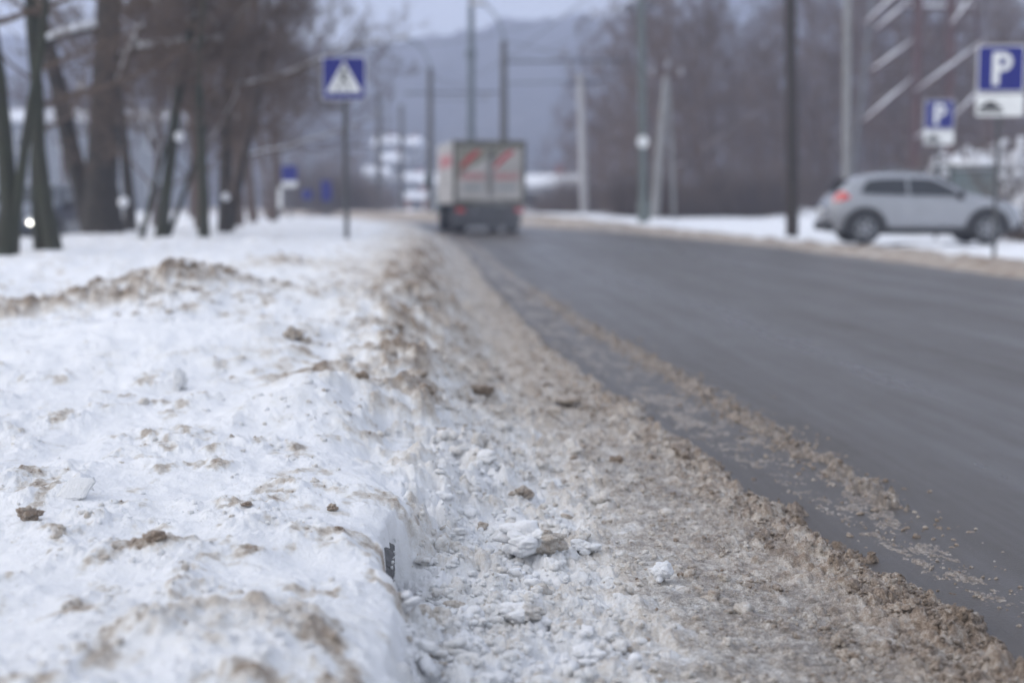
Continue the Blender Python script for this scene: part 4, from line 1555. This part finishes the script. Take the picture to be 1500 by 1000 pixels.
# ------------------------------------------------------------------ truck
ts, tt = 45.0, 0.0
xr, yr = float(xz(717, 45)), 45.0
hd = TH - (45 - S0) / RC            # heading of the road there
tr_o = thing('box_truck', 'white box truck with red marks on its rear doors driving away', 'truck', (xr, yr, 0), -hd - math.radians(0.3))
# local: y forward, x right, rear face at y = 0
W2, ZB, ZT, LN = 1.14, 0.92, 2.90, 4.6
m = MB().box((0, LN / 2 + .02, (ZB + ZT) / 2), (2 * W2, LN, ZT - ZB), 0, 0.03)
box = m.build('cargo_box', M['truck_white'], tr_o)
fr = MB()
fr.box((0, 0, ZT - .09), (2 * W2 + .03, .09, .20))
fr.box((0, 0, ZB + .03), (2 * W2 + .03, .09, .14))
for sg in (-1, 1):
    fr.box((sg * (W2 - .05), 0, (ZB + ZT) / 2 - .03), (.12, .09, ZT - ZB - .29))
fr.build('rear_frame', M['truck_frame'], box)
for sg in (-1, 1):
    d_ = MB().box((sg * .515, -.03, (ZB + ZT) / 2 - .045), (1.0, .05, ZT - ZB - .34), 0, .01).build('rear_door', M['truck_white'], tr_o)
    g = MB()
    zt_ = ZT - .23
    if sg < 0:
        g.prism([(-1.0, zt_), (-.02, zt_), (-.02, zt_ - .18), (-.35, zt_ - .50), (-.72, zt_ - .66), (-1.0, zt_ - .98)], -.0605, -.0565)
    else:
        g.prism([(.02, zt_), (.92, zt_), (.55, zt_ - .08), (.30, zt_ - .20), (.10, zt_ - .46), (.02, zt_ - .48)], -.0605, -.0565)
    g.build('grime', M['truck_grime'], d_)
    c0 = sg * .515 + (.0 if sg > 0 else -.03)
    MB().prism([(c0 - .42, 2.06), (c0 - .30, 2.05), (c0 + .02, 2.34), (c0 + .22, 2.50), (c0 + .28, 2.60), (c0 + .06, 2.56), (c0 - .18, 2.36)], -.0665, -.0615).build('swoosh', M['truck_red'], d_)
    w = MB()
    rg_ = random.Random(4 + sg)
    xx = c0 - .38
    while xx < c0 + .36:
        ww = rg_.uniform(.035, .06)
        w.prism([(xx, 1.68), (xx + ww, 1.68), (xx + ww, 1.68 + rg_.uniform(.18, .26)), (xx, 1.68 + rg_.uniform(.18, .26))], -.0625, -.0570)
        xx += ww + rg_.uniform(.02, .04)
    w.build('lettering', M['truck_pink'], d_)
    MB().prism([(c0 - .33, 1.38), (c0 + .33, 1.38), (c0 + .33, 1.50), (c0 - .33, 1.50)], -.0625, -.0570).build('line_of_text', M['truck_grey'], d_)
    for q in (-.36, .36):
        MB().tube([(sg * .06, -.075, 1.2), (sg * .06, -.075, 2.6)], .015, 6).build('lock_rod', M['galv'], d_) if q > 0 else None
    MB().box((sg * .93, -.05, .73), (.26, .06, .14)).build('tail_light', M['tail'], tr_o)
    MB().box((sg * .82, .35, .42), (.42, .02, .44)).build('mud_flap', M['truck_dark'], tr_o)
    # wheels, twin at the rear
    for yy in (1.0, 4.9):
        wn = MB()
        wn.lathe([(0.22, -.19), (0.42, -.19), (0.45, -.14), (0.45, .14), (0.42, .19), (0.22, .19)], (sg * .85, yy, .45), 'x', 22)
        tq = wn.build('wheel', M['tyre'], tr_o, True, 40)
        MB().lathe([(0.22, 0.05), (0.20, .19), (0.08, .17)] if sg > 0 else [(0.22, -.05), (0.20, -.19), (0.08, -.17)], (sg * .85, yy, .45), 'x', 18).build('rim', M['galv'], tq, True, 40)
    # red mark on the side of the box
    MB().add([(sg * (W2 + .002), .5, 2.1), (sg * (W2 + .002), 3.8, 2.1), (sg * (W2 + .002), 3.8, 2.5), (sg * (W2 + .002), .5, 2.5),
              (sg * (W2 + .006), .5, 2.1), (sg * (W2 + .006), 3.8, 2.1), (sg * (W2 + .006), 3.8, 2.5), (sg * (W2 + .006), .5, 2.5)],
             [(0, 1, 2, 3), (7, 6, 5, 4), (0, 4, 5, 1), (1, 5, 6, 2), (2, 6, 7, 3), (3, 7, 4, 0)]).build('side_mark', M['truck_pink'], box)
    MB().box((sg * 1.42, 5.1, 1.72), (.24, .10, .50), 0, .03).build('mirror', M['cab_green'], tr_o)
    MB().tube([(sg * 1.02, 5.2, 1.9), (sg * 1.42, 5.1, 1.9)], .02, 6).build('mirror_arm', M['truck_dark'], tr_o)
ch = MB().box((0, 2.6, .74), (.9, 5.6, .2))
ch.box((0, .15, .50), (2.1, .10, .14))
ch.box((0, .12, .76), (2.2, .12, .16))
ch.box((0, .32, .46), (2.05, .03, .50))
ch.build('chassis', M['truck_dark'], tr_o)
MB().box((-.25, -.02, .72), (.5, .03, .12)).build('number_plate', M['wall_grey'], tr_o)
cab = MB().add([(-1.02, 4.75, .6), (1.02, 4.75, .6), (1.02, 6.5, .6), (-1.02, 6.5, .6), (-1.0, 4.75, 2.35), (1.0, 4.75, 2.35), (.95, 5.7, 2.35), (-.95, 5.7, 2.35), (-1.02, 6.5, 1.25), (1.02, 6.5, 1.25), (1.0, 6.15, 1.5), (-1.0, 6.15, 1.5)],
               [(3, 2, 1, 0), (0, 1, 5, 4), (4, 5, 6, 7), (7, 6, 10, 11), (11, 10, 9, 8), (8, 9, 2, 3), (1, 2, 9, 10, 6, 5), (0, 4, 7, 11, 8, 3)])
cab.build('cab', M['cab_green'], tr_o)
MB().box((0, 4.5, 2.72), (1.7, .5, .5), 0, .1).build('wind_deflector', M['truck_white'], tr_o)


# ------------------------------------------------------------------ buildings
def house(name, label, u, vb_, d, w, dep, hw, hr, wall, rz=0, nwin=3, z0=None, storeys=1, band=None):
    x = float(xz(u, d))
    z0 = float(at(u, vb_, d)[2]) if z0 is None else z0
    o = thing(name, label, 'building', (x, d, z0), rz)
    MB().box((0, 0, hw / 2 - 1.0), (w, dep, hw + 2.0)).build('wall', M[wall], o)
    if band:
        MB().box((0, 0, hw * .2), (w + .06, dep + .06, hw * .4)).build('plinth', M[band], o)
    r = MB().add([(-w / 2 - .4, -dep / 2 - .4, hw), (w / 2 + .4, -dep / 2 - .4, hw), (w / 2 + .4, dep / 2 + .4, hw), (-w / 2 - .4, dep / 2 + .4, hw), (-w / 2 - .2, 0, hw + hr), (w / 2 + .2, 0, hw + hr),
                  (-w / 2 - .4, -dep / 2 - .4, hw + .3), (w / 2 + .4, -dep / 2 - .4, hw + .3), (w / 2 + .4, dep / 2 + .4, hw + .3), (-w / 2 - .4, dep / 2 + .4, hw + .3)],
                 [(3, 2, 1, 0), (0, 1, 7, 6), (1, 2, 8, 7), (2, 3, 9, 8), (3, 0, 6, 9), (6, 7, 5, 4), (8, 9, 4, 5), (7, 8, 5), (9, 6, 4)])
    rf = r.build('roof', M['clean_snow'], o)
    MB().box((w * .22, dep * .12, hw + hr * .8), (.7, .7, 1.6)).build('chimney', M['wall_red'], rf)
    for st_ in range(storeys):
        for k in range(nwin):
            xx = -w / 2 + w * (k + .5) / nwin
            zz = hw * (st_ + .55) / storeys
            f = MB().box((xx, -dep / 2 - .03, zz), (1.3, .1, 1.4)).build('window', M['sign_white'], o)
            MB().box((xx, -dep / 2 - .09, zz), (1.05, .04, 1.15)).build('pane', M['pane'], f)
    return o


for lb, u, d, w, hw, hr, wall, rz in [
    ('hazy house with a snowy roof, upper left of the cluster left of the truck', 569, 236, 4.2, 2.4, 1.6, 'wall_grey', 0.2),
    ('hazy house with a snowy roof, upper right of the cluster left of the truck', 601, 238, 3.4, 2.2, 1.5, 'wall_pale', -0.2),
    ('hazy pale house at mid height of the cluster left of the truck', 576, 216, 3.4, 2.4, 1.3, 'wall_pale', 0.0),
    ('lower hazy house beside the distant grey poles, lowest at left', 551, 200, 3.0, 3.0, 1.3, 'wall_pale', 0.1),
    ('lower hazy pale house just left of the pole next to the truck', 608, 198, 2.8, 2.6, 1.1, 'wall_grey', -0.1),
    ('pale hazy house peeking out left of the truck cargo box', 637, 190, 3.0, 3.4, 1.4, 'wall_pale', 0.0),
]:
    x = float(xz(u, d))
    house('house', lb, u, 0, d, w, 5, hw, hr, wall, rz, 2, float(hill_z(x, d)))
house('low_building', 'low grey building with a reddish base and snowy roof right of the truck', 800, 320, 108, 4.6, 6, 2.2, 1.0, 'wall_grey', 0.0, 2, 0.0, 1, 'wall_red')
house('house', 'small hazy orange toned shed with a snowy roof in the distance left of the truck', 612, 318, 150, 2.4, 3, 1.7, .8, 'orange', 0.0, 1, -0.2)
house('apartment_block', 'bluish grey hazy block behind the thickest trees at the left', 60, 318, 130, 26, 12, 8, 1.5, 'wall_grey', 0.1, 7, 0.0, 2)

# glazed shelter behind the bonnet of the silver car
d = 38.5
xs0, xs1 = float(xz(1392, d)), float(xz(1482, d))
zt_, zb_ = float(at(1440, 246, d)[2]), 0.1
o = thing('bus_shelter', 'grey green glazed shelter with a snowy roof behind the silver car bonnet', 'shelter', ((xs0 + xs1) / 2, d, zb_))
w = xs1 - xs0
h = zt_ - zb_
MB().box((0, 0, h / 2), (w - .1, .02, h - .1)).build('glass_panel', M['shelter_glass'], o)
for q in (-1, 1):
    MB().box((q * w / 2, .0, h / 2), (.08, .08, h)).build('post', M['steel_green'], o)
    MB().box((q * w / 2, 1.1, h / 2), (.08, .08, h)).build('post', M['steel_green'], o)
MB().box((0, .03, h * .45), (w - .1, .04, .05)).build('rail', M['steel_green'], o)
rf = MB().box((0, .5, h + .03), (w + .3, 1.5, .06)).build('roof', M['steel_green'], o)
V, Fc = lump(3, 55, .25)
link('snow', mesh_np('snow', V * np.array([w * .58, .8, .14]) + np.array([0, .5, h + .12]), Fc), M['clean_snow'], rf)

# ------------------------------------------------------------------ road spray thrown up by the truck wheels
sm_ = bpy.data.materials.new('spray_mist')
sm_.use_nodes = True
nt = sm_.node_tree
nt.nodes.clear()
out = nt.nodes.new('ShaderNodeOutputMaterial')
pv = nt.nodes.new('ShaderNodeVolumePrincipled')
pv.inputs['Color'].default_value = (0.9, 0.92, 1.0, 1)
pv.inputs['Density'].default_value = 0.04
nt.links.new(pv.outputs['Volume'], out.inputs['Volume'])
V, Fc = lump(3, 91, 0.3)
V = V * np.array([1.5, 3.2, 0.50])
sp_ = link('road_spray', mesh_np('road_spray', V, Fc), sm_)
sp_.location = (xr + .15, yr - 0.6, 0.55)
sp_.rotation_euler = (0, 0, -hd)
tag(sp_, kind='stuff')

# ------------------------------------------------------------------ haze
hm = bpy.data.materials.new('haze_air')
hm.use_nodes = True
nt = hm.node_tree
nt.nodes.clear()
out = nt.nodes.new('ShaderNodeOutputMaterial')
pv = nt.nodes.new('ShaderNodeVolumePrincipled')
pv.inputs['Color'].default_value = (0.70, 0.775, 1.0, 1)
pv.inputs['Density'].default_value = 0.0018
pv.inputs['Anisotropy'].default_value = 0.1
nt.links.new(pv.outputs['Volume'], out.inputs['Volume'])
hb = MB().box((40, 435, 64), (1060, 910, 134)).build('haze', hm)
tag(hb, kind='stuff')
hb.display_type = 'WIRE'

# ------------------------------------------------------------------ light
EL, ROT = math.radians(38), math.radians(-105)
wd = bpy.data.worlds.new('World')
sc.world = wd
wd.use_nodes = True
nt = wd.node_tree
bg = nt.nodes['Background']
sky = nt.nodes.new('ShaderNodeTexSky')
sky.sky_type = 'NISHITA'
sky.sun_disc = False
sky.sun_elevation = EL
sky.sun_rotation = ROT
sky.air_density = 1.6
sky.dust_density = 5.0
sky.ozone_density = 2.0
hs = nt.nodes.new('ShaderNodeHueSaturation')
hs.inputs['Saturation'].default_value = 0.40
nt.links.new(sky.outputs['Color'], hs.inputs['Color'])
ov = nt.nodes.new('ShaderNodeMix')          # even cloud deck veiling the clear sky
ov.data_type = 'RGBA'
ov.inputs['Factor'].default_value = 0.62
ov.inputs['B'].default_value = (4.40, 4.74, 5.42, 1)
nt.links.new(hs.outputs['Color'], ov.inputs['A'])
nt.links.new(ov.outputs['Result'], bg.inputs['Color'])
bg.inputs['Strength'].default_value = 0.15
sl = bpy.data.lights.new('sun', 'SUN')
sl.energy = 0.55
sl.angle = math.radians(50)
sl.color = (1.0, 0.98, 0.96)
so = bpy.data.objects.new('sun', sl)
COL.objects.link(so)
from mathutils import Vector
sd_ = Vector((math.sin(ROT) * math.cos(EL), math.cos(ROT) * math.cos(EL), math.sin(EL)))
so.rotation_euler = sd_.to_track_quat('Z', 'Y').to_euler()

cam = bpy.data.cameras.new('camera')
co = bpy.data.objects.new('camera', cam)
COL.objects.link(co)
co.location = (0, 0, CAM_Z)
co.rotation_euler = (PI / 2 - PITCH, 0, 0)
cam.lens = 50
cam.sensor_width = 36
cam.clip_end = 3000
cam.clip_start = 0.05
cam.dof.use_dof = True
cam.dof.focus_distance = 3.40
cam.dof.aperture_fstop = 1.85
sc.camera = co

vs_ = sc.view_settings
vs_.view_transform = 'Standard'
vs_.look = 'None'
vs_.exposure = 0.63
vs_.gamma = 1.0
cy = sc.cycles
cy.use_denoising = True
cy.max_bounces = 6
cy.diffuse_bounces = 3
cy.glossy_bounces = 2
cy.transmission_bounces = 3
cy.volume_bounces = 1
cy.sample_clamp_indirect = 4.0
cy.use_adaptive_sampling = True
cy.adaptive_threshold = 0.01
